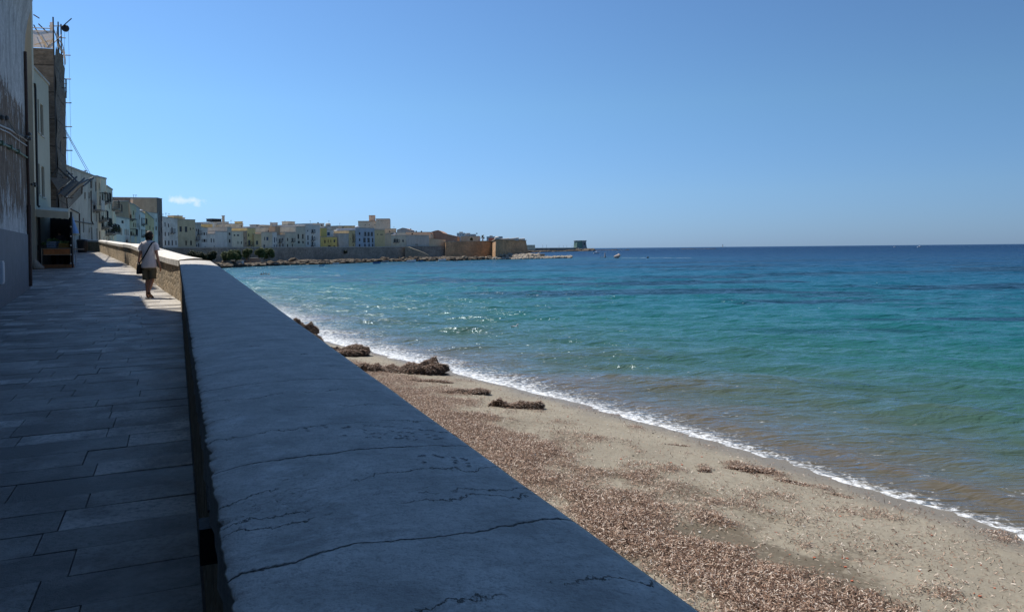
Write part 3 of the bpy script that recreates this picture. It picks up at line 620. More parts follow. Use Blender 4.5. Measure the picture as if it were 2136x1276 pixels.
def window(parent, A, B, h, kind, shut, rev=.14, big=False):
    A = Vector(A[:2]); B = Vector(B[:2]); d = (B-A).normalized(); n = Vector((d.y, -d.x)); u0, z0, u1, z1 = h
    P = lambda u, z, r: Vector((A.x+d.x*u-n.x*r, A.y+d.y*u-n.y*r, z))
    fr = MB(); fw = min(.07, (u1-u0)*.12); w_, h_ = u1-u0, z1-z0
    def bar(a, c, b, e, r0, r1, mm=0):
        fr.hexa([P(a, c, r0), P(b, c, r0), P(b, c, r1), P(a, c, r1)], [P(a, e, r0), P(b, e, r0), P(b, e, r1), P(a, e, r1)], mm)
    r0, r1 = rev-.05, rev+.02
    bar(u0, z0, u0+fw, z1, r0, r1); bar(u1-fw, z0, u1, z1, r0, r1); bar(u0+fw, z1-fw, u1-fw, z1, r0, r1); bar(u0+fw, z0, u1-fw, z0+fw, r0, r1)
    um = (u0+u1)/2; bar(um-fw*.5, z0+fw, um+fw*.5, z1-fw, r0+.004, r1)
    fr2 = fr; pn = MB()
    pn.hexa([P(u0+fw, z0+fw, rev-.01), P(u1-fw, z0+fw, rev-.01), P(u1-fw, z0+fw, rev+.01), P(u0+fw, z0+fw, rev+.01)], [P(u0+fw, z1-fw, rev-.01), P(u1-fw, z1-fw, rev-.01), P(u1-fw, z1-fw, rev+.01), P(u0+fw, z1-fw, rev+.01)])
    nm = 'door' if kind == 'd' else 'window'
    fm_ = M['white'] if kind == 'g' else shut; pm = M['glass'] if kind in 'gw' else shut
    o = fr.build(nm, fm_, parent)
    pn.build('pane' if kind in 'gw' else ('panel' if kind == 'd' else 'shutter'), pm, o)
    if kind in 'gws' and big:
        s_ = MB(); s_.hexa([P(u0-.08, z0-.07, -.06), P(u1+.08, z0-.07, -.06), P(u1+.08, z0-.07, rev-.06), P(u0-.08, z0-.07, rev-.06)], [P(u0-.08, z0-.003, -.06), P(u1+.08, z0-.003, -.06), P(u1+.08, z0-.003, rev-.06), P(u0-.08, z0-.003, rev-.06)]); s_.build('sill', M['sill'], o)
    return o
M['sill'] = plain('stone_sill', (.42, .4, .36), .8, 8, .15); M['balc'] = plain('balcony_stone', (.24, .22, .195), .9, 6, .25)
def balcony(parent, A, B, u0, u1, z, out=.9, solid=False, mat_=None, plants=False):
    A = Vector(A[:2]); B = Vector(B[:2]); d = (B-A).normalized(); n = Vector((d.y, -d.x))
    P = lambda u, r, zz: (A.x+d.x*u+n.x*r, A.y+d.y*u+n.y*r, zz)
    b = MB(); b.hexa([P(u0, .003, z-.14), P(u0, out, z-.14), P(u1, out, z-.14), P(u1, .003, z-.14)][::-1], [P(u0, .003, z), P(u0, out, z), P(u1, out, z), P(u1, .003, z)][::-1])
    for u in (u0+.12, u1-.12): b.hexa([P(u-.05, .003, z-.35), P(u-.05, .08, z-.35), P(u+.05, .08, z-.35), P(u+.05, .003, z-.35)][::-1], [P(u-.05, .003, z-.142), P(u-.05, out*.5, z-.142), P(u+.05, out*.5, z-.142), P(u+.05, .003, z-.142)][::-1])
    o = b.build('balcony', mat_ or M['balc'], parent); r = MB()
    if solid: r.hexa([P(u0+.02, out-.08, z+.002), P(u0+.02, out, z+.002), P(u1-.02, out, z+.002), P(u1-.02, out-.08, z+.002)][::-1], [P(u0+.02, out-.08, z+.95), P(u0+.02, out, z+.95), P(u1-.02, out, z+.95), P(u1-.02, out-.08, z+.95)][::-1])
    else:
        e = .03; path = [P(u0+e, .03, z+1), P(u0+e, out-e, z+1), P(u1-e, out-e, z+1), P(u1-e, .03, z+1)]; r.tube(path, .025, 5); r.tube([(a, b_, z+.12) for a, b_, c_ in path], .015, 4)
        k = max(3, int((u1-u0)/.14))
        for i in range(k+1): u = u0+e+(u1-u0-2*e)*i/k; r.tube([P(u, out-e, z+.002), P(u, out-e, z+1)], .011, 4)
        for i in range(1, 5):
            for u in (u0+e, u1-e): r.tube([P(u, out*i/5, z+.002), P(u, out*i/5, z+1)], .011, 4)
    r.build('railing', M['iron'] if not solid else (mat_ or M['sill']), o)
    if plants:
        k = 200; cu = rng.uniform(u0+.1, u1-.1, k); cr = rng.uniform(out*.75, out+.08, k); cz = z+.75*rng.uniform(.1, 1., k)**.7
        V, Fq = leaves(A.x+d.x*cu+n.x*cr, A.y+d.y*cu+n.y*cr, cz, (.08, .18), (.04, .08), .8)
        wl = wloc(o); npmesh('balcony_plants', V-np.array(wl), Fq, M['foliage_dark'], smooth=False, parent=o)
def foliage(name, a, b):
    t = NT(name); rp = t.n.new('ShaderNodeNewGeometry').outputs['Random Per Island']
    return t.fin(t.ramp(rp, [(0, a), (1, b)]), .6, None, .3)
M['foliage_dark'] = foliage('dark_foliage', (.012, .022, .012), (.035, .055, .022))
M['foliage'] = foliage('tamarisk_foliage', (.03, .05, .018), (.15, .19, .065))
def house(name, label, A, B, z0, z1, mat_, wins=(), depth=9, shut='dark', z1b=None, roof=True, extras=(), roofmat=None, big=False, cat='house', group=None, par=.0):
    """A, B plan points of the seaward front, left to right; wins in photo pixels of that front (cx, cy, w, h, kind)"""
    A = Vector(A[:2]); B = Vector(B[:2]); d = (B-A).normalized(); n = Vector((d.y, -d.x)); L = (B-A).length; z1b = z1 if z1b is None else z1b
    root = empty(name, (A.x, A.y, z0), label, cat, group)
    holes = []
    for wn in wins:
        cx, cy, w_, h_, k = wn[:5]
        a = onplane(cx-w_/2, cy, A, B); b = onplane(cx+w_/2, cy, A, B); u0, u1 = sorted((a[0], b[0])); um = (u0+u1)/2
        c = onplane(cx, cy-h_/2, A, B)[1]; e = onplane(cx, cy+h_/2, A, B)[1]; zl, zh = min(c, e), max(c, e)
        u0 = max(u0, .15); u1 = min(u1, L-.15); zl = max(zl, z0+.05); zh = min(zh, min(z1, z1b)-.15)
        if u1-u0 < .25 or zh-zl < .25: continue
        if any(u0 < h[2]+.05 and u1 > h[0]-.05 and zl < h[3]+.05 and zh > h[1]-.05 for h in holes): continue
        holes.append((u0, zl, u1, zh, k))
    mb = MB(); facade(mb, A, B, z0, z1, holes, z1b=z1b)
    P = [A, B, B-n*depth, A-n*depth]; zt = [z1, z1b, z1b, z1]
    for i, j in ((1, 2), (2, 3), (3, 0)): mb.face([(P[i].x, P[i].y, z0), (P[j].x, P[j].y, z0), (P[j].x, P[j].y, zt[j]), (P[i].x, P[i].y, zt[i])])
    mb.build('wall', mat_, root)
    for h in holes:
        window(root, A, B, h[:4], 'w' if h[4] in 'bBp' else h[4], M[shut], big=big)
        if h[4] in 'bBp': balcony(root, A, B, h[0]-.35, h[2]+.35, h[1]-.002, out=.8, solid=h[4] == 'B', plants=h[4] == 'p')
    if roof:
        o_ = .07; q = [A+n*o_-d*o_*.3, B+n*o_+d*o_*.3, B-n*(depth+o_)+d*o_*.3, A-n*(depth+o_)-d*o_*.3]; zz = [z1, z1b, z1b, z1]
        r = MB(); r.prism([(p.x, p.y) for p in q], [z+.003 for z in zz], [z+.16 for z in zz]); rf = r.build('roof', roofmat or M['roof'], root)
        for ex in extras: roof_extra(rf, ex, A, B, n, max(z1, z1b)+.16)
    return root
def roof_extra(rf, ex, A, B, n, z):
    kind, px, wpx, hpx = ex[:4]; back = ex[4] if len(ex) > 4 else 2.
    u, _ = onplane(px, 480, A, B); d = (B-A).normalized(); p = A+d*u-n*back; D = p.y; w_ = wpx*D/F; h_ = hpx*D/F
    b = MB()
    if kind == 'antenna':
        b.tube([(p.x, p.y, z-.05), (p.x, p.y, z+h_)], .035, 5)
        for i, k in enumerate((.95, .82)): b.tube([(p.x-w_/2, p.y, z+h_*k), (p.x+w_/2, p.y+.2, z+h_*k)], .02, 4)
        for i in range(5): b.tube([(p.x-w_/2+w_*i/4, p.y-.2, z+h_*.95), (p.x-w_/2+w_*i/4, p.y+.25, z+h_*.95)], .014, 4)
        b.build('antenna', M['pole'], rf)
    elif kind == 'tank':
        b.loft([(p.x, p.y, z+.0, w_/2, w_/2), (p.x, p.y, z+h_*.75, w_/2, w_/2), (p.x, p.y, z+h_*.95, w_*.36, w_*.36), (p.x, p.y, z+h_, w_*.15, w_*.15)], 14); b.build('water_tank', M['plastic_w'] if len(ex) < 6 else M[ex[5]], rf, True)
    elif kind == 'chimney':
        b.box((p.x, p.y, z+h_/2), (w_, w_, h_)); b.box((p.x, p.y, z+h_+.06), (w_*1.25, w_*1.25, .12)); b.build('chimney', M['sill'], rf)
    elif kind == 'room':
        b.box((p.x, p.y, z+h_/2), (w_, max(2.5, w_*.7), h_), math.atan2(d.y, d.x)); b.box((p.x, p.y, z+h_+.07), (w_+.2, max(2.5, w_*.7)+.2, .13), math.atan2(d.y, d.x)); b.build('roof_room', M[ex[5]] if len(ex) > 5 else M['roof'], rf)
    elif kind == 'awning':
        b.slab([(p.x-w_/2, p.y-1, z+h_*.6), (p.x+w_/2, p.y-1, z+h_*.6), (p.x+w_/2, p.y+1.6, z+h_), (p.x-w_/2, p.y+1.6, z+h_)], .05); b.tube([(p.x-w_/2+.1, p.y-.9, z), (p.x-w_/2+.1, p.y-.9, z+h_*.6)], .04); b.tube([(p.x+w_/2-.1, p.y-.9, z), (p.x+w_/2-.1, p.y-.9, z+h_*.6)], .04)
        b.build('terrace_awning', M['white'], rf)
def pz(px, py, D): return pt(px, py, D).z

# ------------------------------------------------------------------ the grey house at the near left
t = NT('peeling_grey_plaster'); P = t.pos; z = t.sep(P)[2]
st = t.noise(t.map(P, (2.6, 2.6, 1.0)), 1., 7, .75, .6); n1 = t.noise(P, 1.5, 5, .65, .5); n2 = t.noise(P, 11, 5, .75); fine = t.noise(P, 55, 4, .7)
white = t.mix(t.ramp(st, [(.40, 0.), (.66, .9)]), (.62, .62, .61), (.27, .27, .265)); white = t.mix(t.ramp(n2, [(.36, .5), (.55, 0.)]), white, (.2, .19, .18))
brown = t.mix(t.ramp(st, [(.35, 0.), (.62, 1.)]), (.25, .185, .135), (.115, .085, .065)); brown = t.mix(t.ramp(n2, [(.3, .7), (.5, 0.)]), brown, (.055, .042, .035))
# brown mortar shows where the skim coat has come off: a band with a ragged edge
hz = t.math('ADD', z, t.math('MULTIPLY', t.math('SUBTRACT', n1, .5), 2.0)); hz = t.math('ADD', hz, t.math('MULTIPLY', t.math('SUBTRACT', n2, .5), .9))
fall = t.math('MULTIPLY', t.ramp(t.math('DIVIDE', hz, 12.), [(.405, 0.), (.425, 1.), (.675, 1.), (.69, 0.)]), 1.)
lowz = t.ramp(t.math('DIVIDE', z, 12.), [(.38, .16), (.47, .0)]); isl = t.ramp(t.math('ADD', t.noise(t.map(P, (2.2, 2.2, .8)), 1.5, 7, .78), lowz), [(.55, 0.), (.585, 1.)])
fall = t.math('MULTIPLY', fall, t.math('SUBTRACT', 1., isl))
c = t.mix(fall, white, brown)
hh = t.math('ADD', t.math('MULTIPLY', n2, .5), t.math('SUBTRACT', t.math('MULTIPLY', fine, .3), t.math('MULTIPLY', fall, .8)))
M['grey'] = t.fin(c, .92, t.bump(hh, .6, .03), .15)
FA = lambda y: Vector((-2.35-.53*y, y))
fd_ = Vector((-.4683, .8836)); fn_ = Vector((.8836, .4683))
CNR = FA(23.61)
grey = empty('grey_house', (CNR.x, CNR.y, 3.0), 'tall grey house with peeling brown plaster and a flared cornice at the left edge', 'house')
prof = [(2.0, 0), (8.0, 0), (10.3, 0), (10.8, .035), (11.2, .10), (11.6, .19), (12.0, .27), (12.4, .325), (12.9, .34), (13.3, .34), (18.0, .34)]
mb = MB(); ya, yb, yc = -16., 20.15, 23.61
def wallstrip(y0, y1, pf, th=6.):
    a, b = FA(y0), FA(y1)
    for (z0, o0), (z1, o1) in zip(pf, pf[1:]):
        mb.face([(a.x+fn_.x*o0, a.y+fn_.y*o0, z0), (b.x+fn_.x*o0, b.y+fn_.y*o0, z0), (b.x+fn_.x*o1, b.y+fn_.y*o1, z1), (a.x+fn_.x*o1, a.y+fn_.y*o1, z1)])
    for y, q, fl in ((y0, a, 0), (y1, b, 1)):
        for (z0, o0), (z1, o1) in zip(pf, pf[1:]):
            k0 = fd_*(o0*1.0 if fl else 0); k1 = fd_*(o1*1.0 if fl else 0)
            mb.face([(q.x+fn_.x*o0+k0.x*0, q.y+fn_.y*o0, z0), (q.x-fn_.x*th, q.y-fn_.y*th, z0), (q.x-fn_.x*th, q.y-fn_.y*th, z1), (q.x+fn_.x*o1, q.y+fn_.y*o1, z1)])
    zt_ = pf[-1][1], pf[-1][0]
    mb.face([(a.x+fn_.x*zt_[0], a.y+fn_.y*zt_[0], zt_[1]), (b.x+fn_.x*zt_[0], b.y+fn_.y*zt_[0], zt_[1]), (b.x-fn_.x*th, b.y-fn_.y*th, zt_[1]), (a.x-fn_.x*th, a.y-fn_.y*th, zt_[1])])
wallstrip(ya, yb, prof[:-1]+[(24.0, .34)]); wallstrip(yb, yc, prof[:-2]+[(13.35, .34)])
mb.build('wall', M['grey'], grey)
mb = MB(); a, b = FA(ya), FA(yc)
mb.hexa([(a.x+fn_.x*.002, a.y+fn_.y*.002, 1.5), (a.x+fn_.x*.03, a.y+fn_.y*.03, 1.5), (b.x+fn_.x*.03, b.y+fn_.y*.03, 1.5), (b.x+fn_.x*.002, b.y+fn_.y*.002, 1.5)], [(a.x+fn_.x*.002, a.y+fn_.y*.002, 4.56), (a.x+fn_.x*.03, a.y+fn_.y*.03, 4.56), (b.x+fn_.x*.03, b.y+fn_.y*.03, 4.68), (b.x+fn_.x*.002, b.y+fn_.y*.002, 4.68)])
mb.build('plinth', plain('grey_cement_render', (.20, .205, .21), .9, 3, .16, .35), grey)
def onf(px, py, o=0.):      # point of the grey facade behind a pixel, o metres proud of it
    A = FA(0)+fn_*o; B = FA(10)+fn_*o; u, z = onplane(px, py, A, B); q = A+(B-A).normalized()*u; return Vector((q.x, q.y, z))
mb = MB(); mb.tube([onf(52.3, 108, .06), onf(57.8, 340, .06), onf(60.5, 430, .06)], .045, 8); mb.tube([onf(60.3, 428, .06), onf(63.2, 597, .06)], .06, 8); mb.build('drainpipe', M['rust'], grey)
for nm, pts, r, m_ in (('conduit', [(-20, 256), (0, 262), (20, 270), (40, 283), (52, 290), (58, 297)], .022, plain('grey_conduit', (.33, .34, .35), .6, 9, .15)), ('conduit', [(-20, 262), (0, 269), (20, 278), (40, 294), (57, 305)], .016, plain('grey_conduit', (.33, .34, .35))), ('conduit', [(-20, 290), (2, 299), (20, 307), (38, 317), (58, 330)], .026, plain('green_pipe', (.10, .15, .10), .6, 12, .2))):
    b = MB(); b.tube([onf(x, y, .05) for x, y in pts], r, 7)
    if 'green' in m_.name:
        for x, y in ((2, 299), (21, 307.5), (37, 316.5)): q = onf(x, y, .05); b.box(q, (.11, .11, .11), .5)
    b.build(nm, m_, grey)
b = MB(); b.tube([onf(x, y, .09) for x, y in ((-10, 246), (6, 247), (14, 247), (20, 255), (28, 268), (38, 279), (48, 284), (56, 287), (66, 280))], .014, 5); b.tube([onf(x, y, .09) for x, y in ((-10, 249), (8, 249), (16, 250), (24, 262), (36, 280), (46, 283), (56, 290), (66, 291))], .012, 5); b.build('cable', M['iron'], grey)
for x, y in ((4, 246), (14, 247), (55, 287), (61, 280), (62, 290)):
    b = MB(); q = onf(x, y, .0); q2 = onf(x, y, .22); b.tube([q, q2], .012, 5); b.loft([(q2.x, q2.y, q2.z-.05, .02, .02), (q2.x, q2.y, q2.z-.02, .05, .05), (q2.x, q2.y, q2.z+.03, .045, .045), (q2.x, q2.y, q2.z+.06, .015, .015)], 8); b.build('cable_bracket', M['pole'], grey)
q = onf(1.5, 568, .05); b = MB(); b.box(q, (.10, .34, .5), math.atan2(fd_.y, fd_.x)-math.pi/2+0); b.box(q+Vector((fn_.x*.055, fn_.y*.055, 0)), (.012, .28, .43), math.atan2(fd_.y, fd_.x)-math.pi/2); b.build('meter_box', M['plastic_w'], grey)
# unseen block added behind the grey house corner to cast shade on the promenade
mb = MB(); WG = [Vector((-17.75, 24.2)), Vector((-18.0, 31.45))]
mb.prism([(-15.75, 24.3), (-18.75, 29.1), (-21.4, 33.3), (-27, 33.0), (-25, 24.0)], 2.5, [13.0, 20.9, 20.9, 20.9, 13.0])
mb.build('shading_block', M['grey'], grey)

# ------------------------------------------------------------------ cream house: tall pier and lower wing with two rows of shuttered windows
cream = plain('cream_render', (.56, .50, .38), .9, 3, .08, .1); greenc = plain('pale_green_render', (.45, .43, .34), .9, 3, .08, .1)
A = Vector((-21.75, 33.75)); Bp = pt(75, 562, 34.0)
ch = empty('cream_house', (Bp.x, Bp.y, 3.4), 'cream rendered house with a tall pier and four brown windows beside the stall', 'house')
mb = MB(); xr = pt(74, 480, 34).x
mb.prism([(xr-1.6, 33.95), (xr, 34.0), (xr-.2, 34.45), (xr-1.8, 34.45)], 3.0, 23.); mb.build('pier', cream, ch)
WA = Vector((xr-.13, 34.05)); WB = Vector((pt(103.5, 300, 38.2).x, 38.2)); zt_ = pz(66, 135, 34.05)
holes = []
for (x0, x1, ya_, yb_) in ((78.5, 81.5, 208, 275), (84.5, 90.5, 219, 283), (79.5, 83.5, 342, 405), (87, 93, 348, 411)):
    u0 = onplane(x0, (ya_+yb_)/2, WA, WB)[0]; u1 = onplane(x1, (ya_+yb_)/2, WA, WB)[0]; z1_ = onplane((x0+x1)/2, ya_, WA, WB)[1]; z0_ = onplane((x0+x1)/2, yb_, WA, WB)[1]
    holes.append((u0, z0_, u1, z1_))
mb = MB(); facade(mb, WA, WB, 3.2, zt_, holes)
dW = (WB-WA).normalized(); nW = Vector((dW.y, -dW.x)); PP = [WA, WB, WB-nW*6, WA-nW*6]
for i, j in ((1, 2), (2, 3), (3, 0)): mb.face([(PP[i].x, PP[i].y, 3.2), (PP[j].x, PP[j].y, 3.2), (PP[j].x, PP[j].y, zt_), (PP[i].x, PP[i].y, zt_)])
mb.build('wall', greenc, ch)
for h in holes: window(ch, WA, WB, h, 's', M['brown'], big=True)
mb = MB(); q = [WA+nW*.06, WB+nW*.06, WB-nW*6.1, WA-nW*6.1]; mb.prism([(p.x, p.y) for p in q], zt_+.003, zt_+.1); mb.build('roof', M['sill'], ch)
def onw(px, py, o=0.): 
    a = WA+nW*o; u, z = onplane(px, py, a, a+dW); q = a+dW*u; return Vector((q.x, q.y, z))
mb = MB(); mb.tube([onw(70.5, 176, .02), onw(72, 176, .12), onw(73.3, 184, .12), onw(78.5, 428, .12), onw(83, 432, .2)], .055, 8); mb.build('drainpipe', M['iron'], ch)
for x, y in ((67, 385), (73, 383), (74, 388)): b = MB(); q = onw(x, y, .0); q2 = onw(x, y, .3); b.tube([q, q2], .015, 5); b.box(q2, (.09, .09, .09)); b.build('cable_bracket', M['pole'], ch)

# ------------------------------------------------------------------ scaffold tower
t = NT('scaffold_net'); n1 = t.noise(t.pos, 2.2, 4, .6); n2 = t.noise(t.map(t.pos, (1, 1, 14)), 4, 3)
c = t.ramp(n1, [(.3, (.40, .31, .215)), (.7, (.55, .44, .33))]); t.fin(c, .9, t.bump(n1, .6, .1), .1)
tr = t.n.new('ShaderNodeBsdfTransparent'); tl = t.n.new('ShaderNodeBsdfTranslucent'); t.lk(c, tl.inputs[0]); m1 = t.n.new('ShaderNodeMixShader'); m2 = t.n.new('ShaderNodeMixShader')
t.lk(t.p.outputs[0], m1.inputs[1]); t.lk(tl.outputs[0], m1.inputs[2]); m1.inputs[0].default_value = .55; t.lk(tr.outputs[0], m2.inputs[1]); t.lk(m1.outputs[0], m2.inputs[2]); t.lk(t.ramp(n2, [(.3, .80), (.7, .93)]), m2.inputs[0])
t.lk(m2.outputs[0], t.n['Material Output'].inputs[0]); M['net'] = t.mat
t = NT('shaded_scaffold_net'); zz = t.sep(t.pos)[2]; n1 = t.noise(t.pos, 1.6, 5, .7); n2 = t.noise(t.map(t.pos, (1, 1, 3)), 3., 4, .7)
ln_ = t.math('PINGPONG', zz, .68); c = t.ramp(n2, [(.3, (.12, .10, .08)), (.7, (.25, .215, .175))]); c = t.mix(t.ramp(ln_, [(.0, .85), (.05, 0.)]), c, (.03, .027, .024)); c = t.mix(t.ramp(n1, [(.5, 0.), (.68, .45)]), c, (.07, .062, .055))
M['net_shaded'] = t.fin(c, .9, t.bump(n2, .9, .12), .1)  # netting darkened in colour where the building behind stops the light
sct = empty('scaffold_tower', (-23.1, 39., 3.55), 'tall scaffold tower wrapped in grey brown netting with poles above its torn top', 'scaffold')
KN = Vector((-23.07, 39.0)); LN = Vector((-26.6, 38.3)); RN = Vector((-25.45, 43.9)); BN = Vector((-29., 43.2)); ztop = pz(112, 47, 39.)
zb_ = pz(121, 442, 39.)-.8; zmid = pz(113, 103, 39.)
def netpanel(name, a, b, z0, z1, bul=.12, seed=0, hole=None):
    nu, nv = 26, max(4, int((z1-z0)*3)); U, Vv = np.meshgrid(np.linspace(0, 1, nu), np.linspace(0, 1, nv), indexing='ij')
    d = (b-a); n = Vector((d.y, -d.x)).normalized(); zz = z0+(z1-z0)*Vv
    o_ = bul*1.4*(fbm(U*4+seed, zz*.8, 3, seed)-.3)*np.clip(np.sin(np.pi*U), .12, 1)**.5+.07*np.sin(zz*3.1)*np.clip(np.sin(np.pi*U), .3, 1)
    if hole: zz = zz-(1-Vv)*0+0*U
    V = np.stack([a.x+d.x*U+n.x*(o_+.05), a.y+d.y*U+n.y*(o_+.05), zz], 2)-np.array([-23.1, 39., 3.55]); Fq = gridfaces(nu, nv)
    if hole is not None:
        Fq = Fq.copy(); cu = (Fq[:, 0]//nv)/nu; cv = (Fq[:, 0] % nv)/nv; keep = ~(((cu-hole[0])/hole[2])**2+((cv-hole[1])/hole[3])**2 < 1+.5*np.sin(cu*23)); Fq = Fq[keep]
    return npmesh(name, V.reshape(-1, 3), Fq, M['net' if z1 > zmid+1 else 'net_shaded'], smooth=True, parent=sct)
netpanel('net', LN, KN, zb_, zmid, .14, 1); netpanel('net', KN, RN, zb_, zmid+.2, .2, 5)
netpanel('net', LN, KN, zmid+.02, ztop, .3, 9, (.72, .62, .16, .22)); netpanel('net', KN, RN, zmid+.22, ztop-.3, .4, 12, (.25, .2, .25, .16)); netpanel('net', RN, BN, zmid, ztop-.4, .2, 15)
core = MB(); core.prism([(LN.x-.1, 39.35), (KN.x-.1, 39.12), (RN.x-.06, 43.85), (BN.x, 43.)], 3.2, zmid-.25); core.build('building_core', plaster((.24, .215, .19), .4), sct)
for i, (p, zt2) in enumerate(((KN, pz(112, 36, 39.)), (KN.lerp(RN, .45), ztop+.4), (RN+Vector((-.12, -.2)), pz(125, 38, 43.)), (LN.lerp(KN, .36), pz(86, 30, 39)), (LN.lerp(KN, .7), ztop+.05), (LN, ztop), (RN+Vector((-.02, -.1)), pz(125, 38, 43.)-.1))):
    b = MB(); b.tube([(p.x+.02, p.y-.02, 3.5), (p.x, p.y, zt2)], .035, 6); b.build('pole', M['pole'], sct)
for k in range(12):
    z = zb_+.6+k*1.35
    if z > ztop-.2: break
    b = MB(); b.tube([(LN.x, LN.y+.02, z), (KN.x, KN.y+.02, z)], .025, 5); b.tube([(KN.x-.02, KN.y, z+.05), (RN.x-.02, RN.y, z+.05)], .025, 5)
    q = KN.lerp(RN, .98); b.tube([(q.x-.3, q.y, z-.1), (q.x+.38, q.y+.1, z-.1)], .03, 5)
    if k % 2: q = KN.lerp(RN, .55); b.tube([(q.x-.1, q.y, z+.3), (q.x+.3, q.y+.12, z+.3)], .028, 5)
    b.build('ledger', M['pole'], sct)
for (a, b_) in (((70, 52, 39), (96, 100, 39.4)), ((80, 50, 39), (100, 70, 39.4)), ((100, 100, 39.2), (112, 78, 39)), ((86, 76, 39), (98, 98, 39.4)), ((72, 94, 39), (109, 84, 39)), ((112, 90, 39), (128, 74, 42)), ((70, 31, 39), (82, 38.5, 39)), ((131, 55, 43.9), (149, 39, 44.4))):
    b = MB(); b.tube([pt(*a), pt(*b_)], .03, 5); b.build('brace', M['pole'], sct)
b = MB()
q = pt(135.5, 59, 44.0); b.tube([q+Vector((-.9, 0, .12)), q+Vector((.12, 0, .12))], .03, 5)
v0 = [(q.x+.2*math.cos(a)*1, q.y, q.z+.2*math.sin(a)) for a in np.linspace(0, 6.283, 13)[:-1]]
b.add(v0+[(x, y+.1, z) for x, y, z in v0], [tuple(range(12)), tuple(range(23, 11, -1))]+[(i, 12+i, 12+(i+1) % 12, (i+1) % 12) for i in range(12)])
b.build('pulley_wheel', M['iron'], sct)
b = MB(); b.tube([q+Vector((-.02, 0, -.1)), q+Vector((-.1, 0, -2.5)), q+Vector((.03, 0, -9))], .007, 4); b.tube([q+Vector((.2, 0, 0)), q+Vector((.2, 0, -9.)), ], .007, 4); b.build('hoist_rope', M['pole'], sct)
b = MB(); b.tube([pt(137.5, 165, 44.2), pt(137.7, 175, 44.2), pt(137.5, 205, 44.2)], .04, 6); [b.tube([pt(133, y, 44.2), pt(139.5, y, 44.2)], .025, 5) for y in (175, 192)]; b.build('bracket_ladder', M['pole'], sct)
# plank fan under the net, with its slatted guard
b = MB(); dk = M['wood']
b.slab([pt(103, 371, 38.7), pt(149, 375, 39.2), pt(121, 398, 38.4)], .05); b.slab([pt(121, 403, 38.8), pt(133, 408, 38.9), pt(163, 378, 40.6), pt(151, 377, 40.4)], .05)
b.slab([pt(134, 408.5, 39.), pt(149, 411, 41.4), pt(180, 378, 43.2), pt(166, 380, 40.8)], .05); b.build('plank_fan', dk, sct)
b = MB()
for a, c_ in (((120, 407, 38.7), (160, 369, 40.8)), ((135.5, 411, 39), (176, 372, 41.5)), ((137, 354, 43.5), (164, 382, 41)), ((137, 362, 43.5), (158, 384, 41)), ((121, 350, 38.9), (148, 376, 39.3)), ((119, 352, 38.9), (104, 372, 38.7)), ((164, 384, 41), (195, 370, 43)), ((174, 388, 41.5), (195, 371.5, 43))):
    b.tube([pt(*a), pt(*c_)], .045, 6)
b.build('fan_strut', M['pole'], sct)
b = MB()
for k in range(8):
    f_ = k/7; a = pt(138+f_*1.5, 415+f_*22, 40.5); c_ = pt(173-f_*1.5, 387+f_*17, 42.5); u_ = Vector((0, 0, .028))
    b.hexa([a, c_, c_+Vector((0, .03, 0)), a+Vector((0, .03, 0))], [a+u_, c_+u_, c_+u_+Vector((0, .03, 0)), a+u_+Vector((0, .03, 0))])
b.tube([pt(139, 412, 40.55), pt(141, 438, 40.55)], .03, 5); b.tube([pt(171, 388, 42.4), pt(171, 404, 42.4)], .03, 5)
b.build('slat_guard', plain('dark_planks', (.07, .05, .04), .8, 9, .3), sct)
b = MB(); b.tube([pt(137, 272, 44.), pt(188, 362, 70)], .018, 4); b.tube([pt(137, 276, 44.), pt(184, 362, 68)], .018, 4); b.build('stay_cable', M['pole'], sct)

# ------------------------------------------------------------------ fruit stall
D0 = 34.3; zs = zg(D0); X_ = lambda px, D=D0: pt(px, 520, D).x
stall = empty('market_stall', (X_(120), D0, zs), 'dark market stall with cream awning and orange boards on the promenade', 'stall')
sdv = Vector((-.50, .866)); L_ = 4.2      # runs back along the street
al, ar = Vector((X_(78), D0)), Vector((X_(150), D0))
cloth = plain('awning_cloth', (.62, .58, .45), .85, 4, .06, .15)
zt2, zb2 = pz(112, 442, D0), pz(112, 457, D0)
b = MB(); NN = 18; q0 = []; 
for i in range(NN+1):
    f_ = i/NN; x = X_(72)+(X_(151)-X_(72))*f_; wv = .004*math.sin(i*1.3); q0.append((x, D0-.25+wv, pz(75, 436, D0)*(1-f_)+pz(151, 442.5, D0)*f_, pz(75, 452, D0)*(1-f_)+pz(151, 457.5, D0)*f_+.015*math.sin(i*2.4)))
for a, c_ in zip(q0, q0[1:]):
    b.face([(a[0], a[1], a[3]), (c_[0], c_[1], c_[3]), (c_[0], c_[1], c_[2]), (a[0], a[1], a[2])]); b.face([(a[0], a[1]+.02, a[3]), (a[0], a[1]+.02, a[2]), (c_[0], c_[1]+.02, c_[2]), (c_[0], c_[1]+.02, c_[3])]); b.face([(a[0], a[1], a[3]), (a[0], a[1]+.02, a[3]), (c_[0], c_[1]+.02, c_[3]), (c_[0], c_[1], c_[3])])
    b.face([(a[0], a[1], a[2]), (c_[0], c_[1], c_[2]), (c_[0]+sdv.x*L_, c_[1]+sdv.y*L_, c_[2]+.35), (a[0]+sdv.x*L_, a[1]+sdv.y*L_, a[2]+.35)])
    b.face([(a[0], a[1], a[2]-.02), (a[0]+sdv.x*L_, a[1]+sdv.y*L_, a[2]+.33), (c_[0]+sdv.x*L_, c_[1]+sdv.y*L_, c_[2]+.33), (c_[0], c_[1], c_[2]-.02)])
a = q0[-1]; e_ = (a[0]+sdv.x*L_, a[1]+sdv.y*L_)
b.slab([(a[0], a[1], a[3]), (e_[0], e_[1], a[3]+.3), (e_[0], e_[1], a[2]+.35), (a[0], a[1], a[2])], .02)
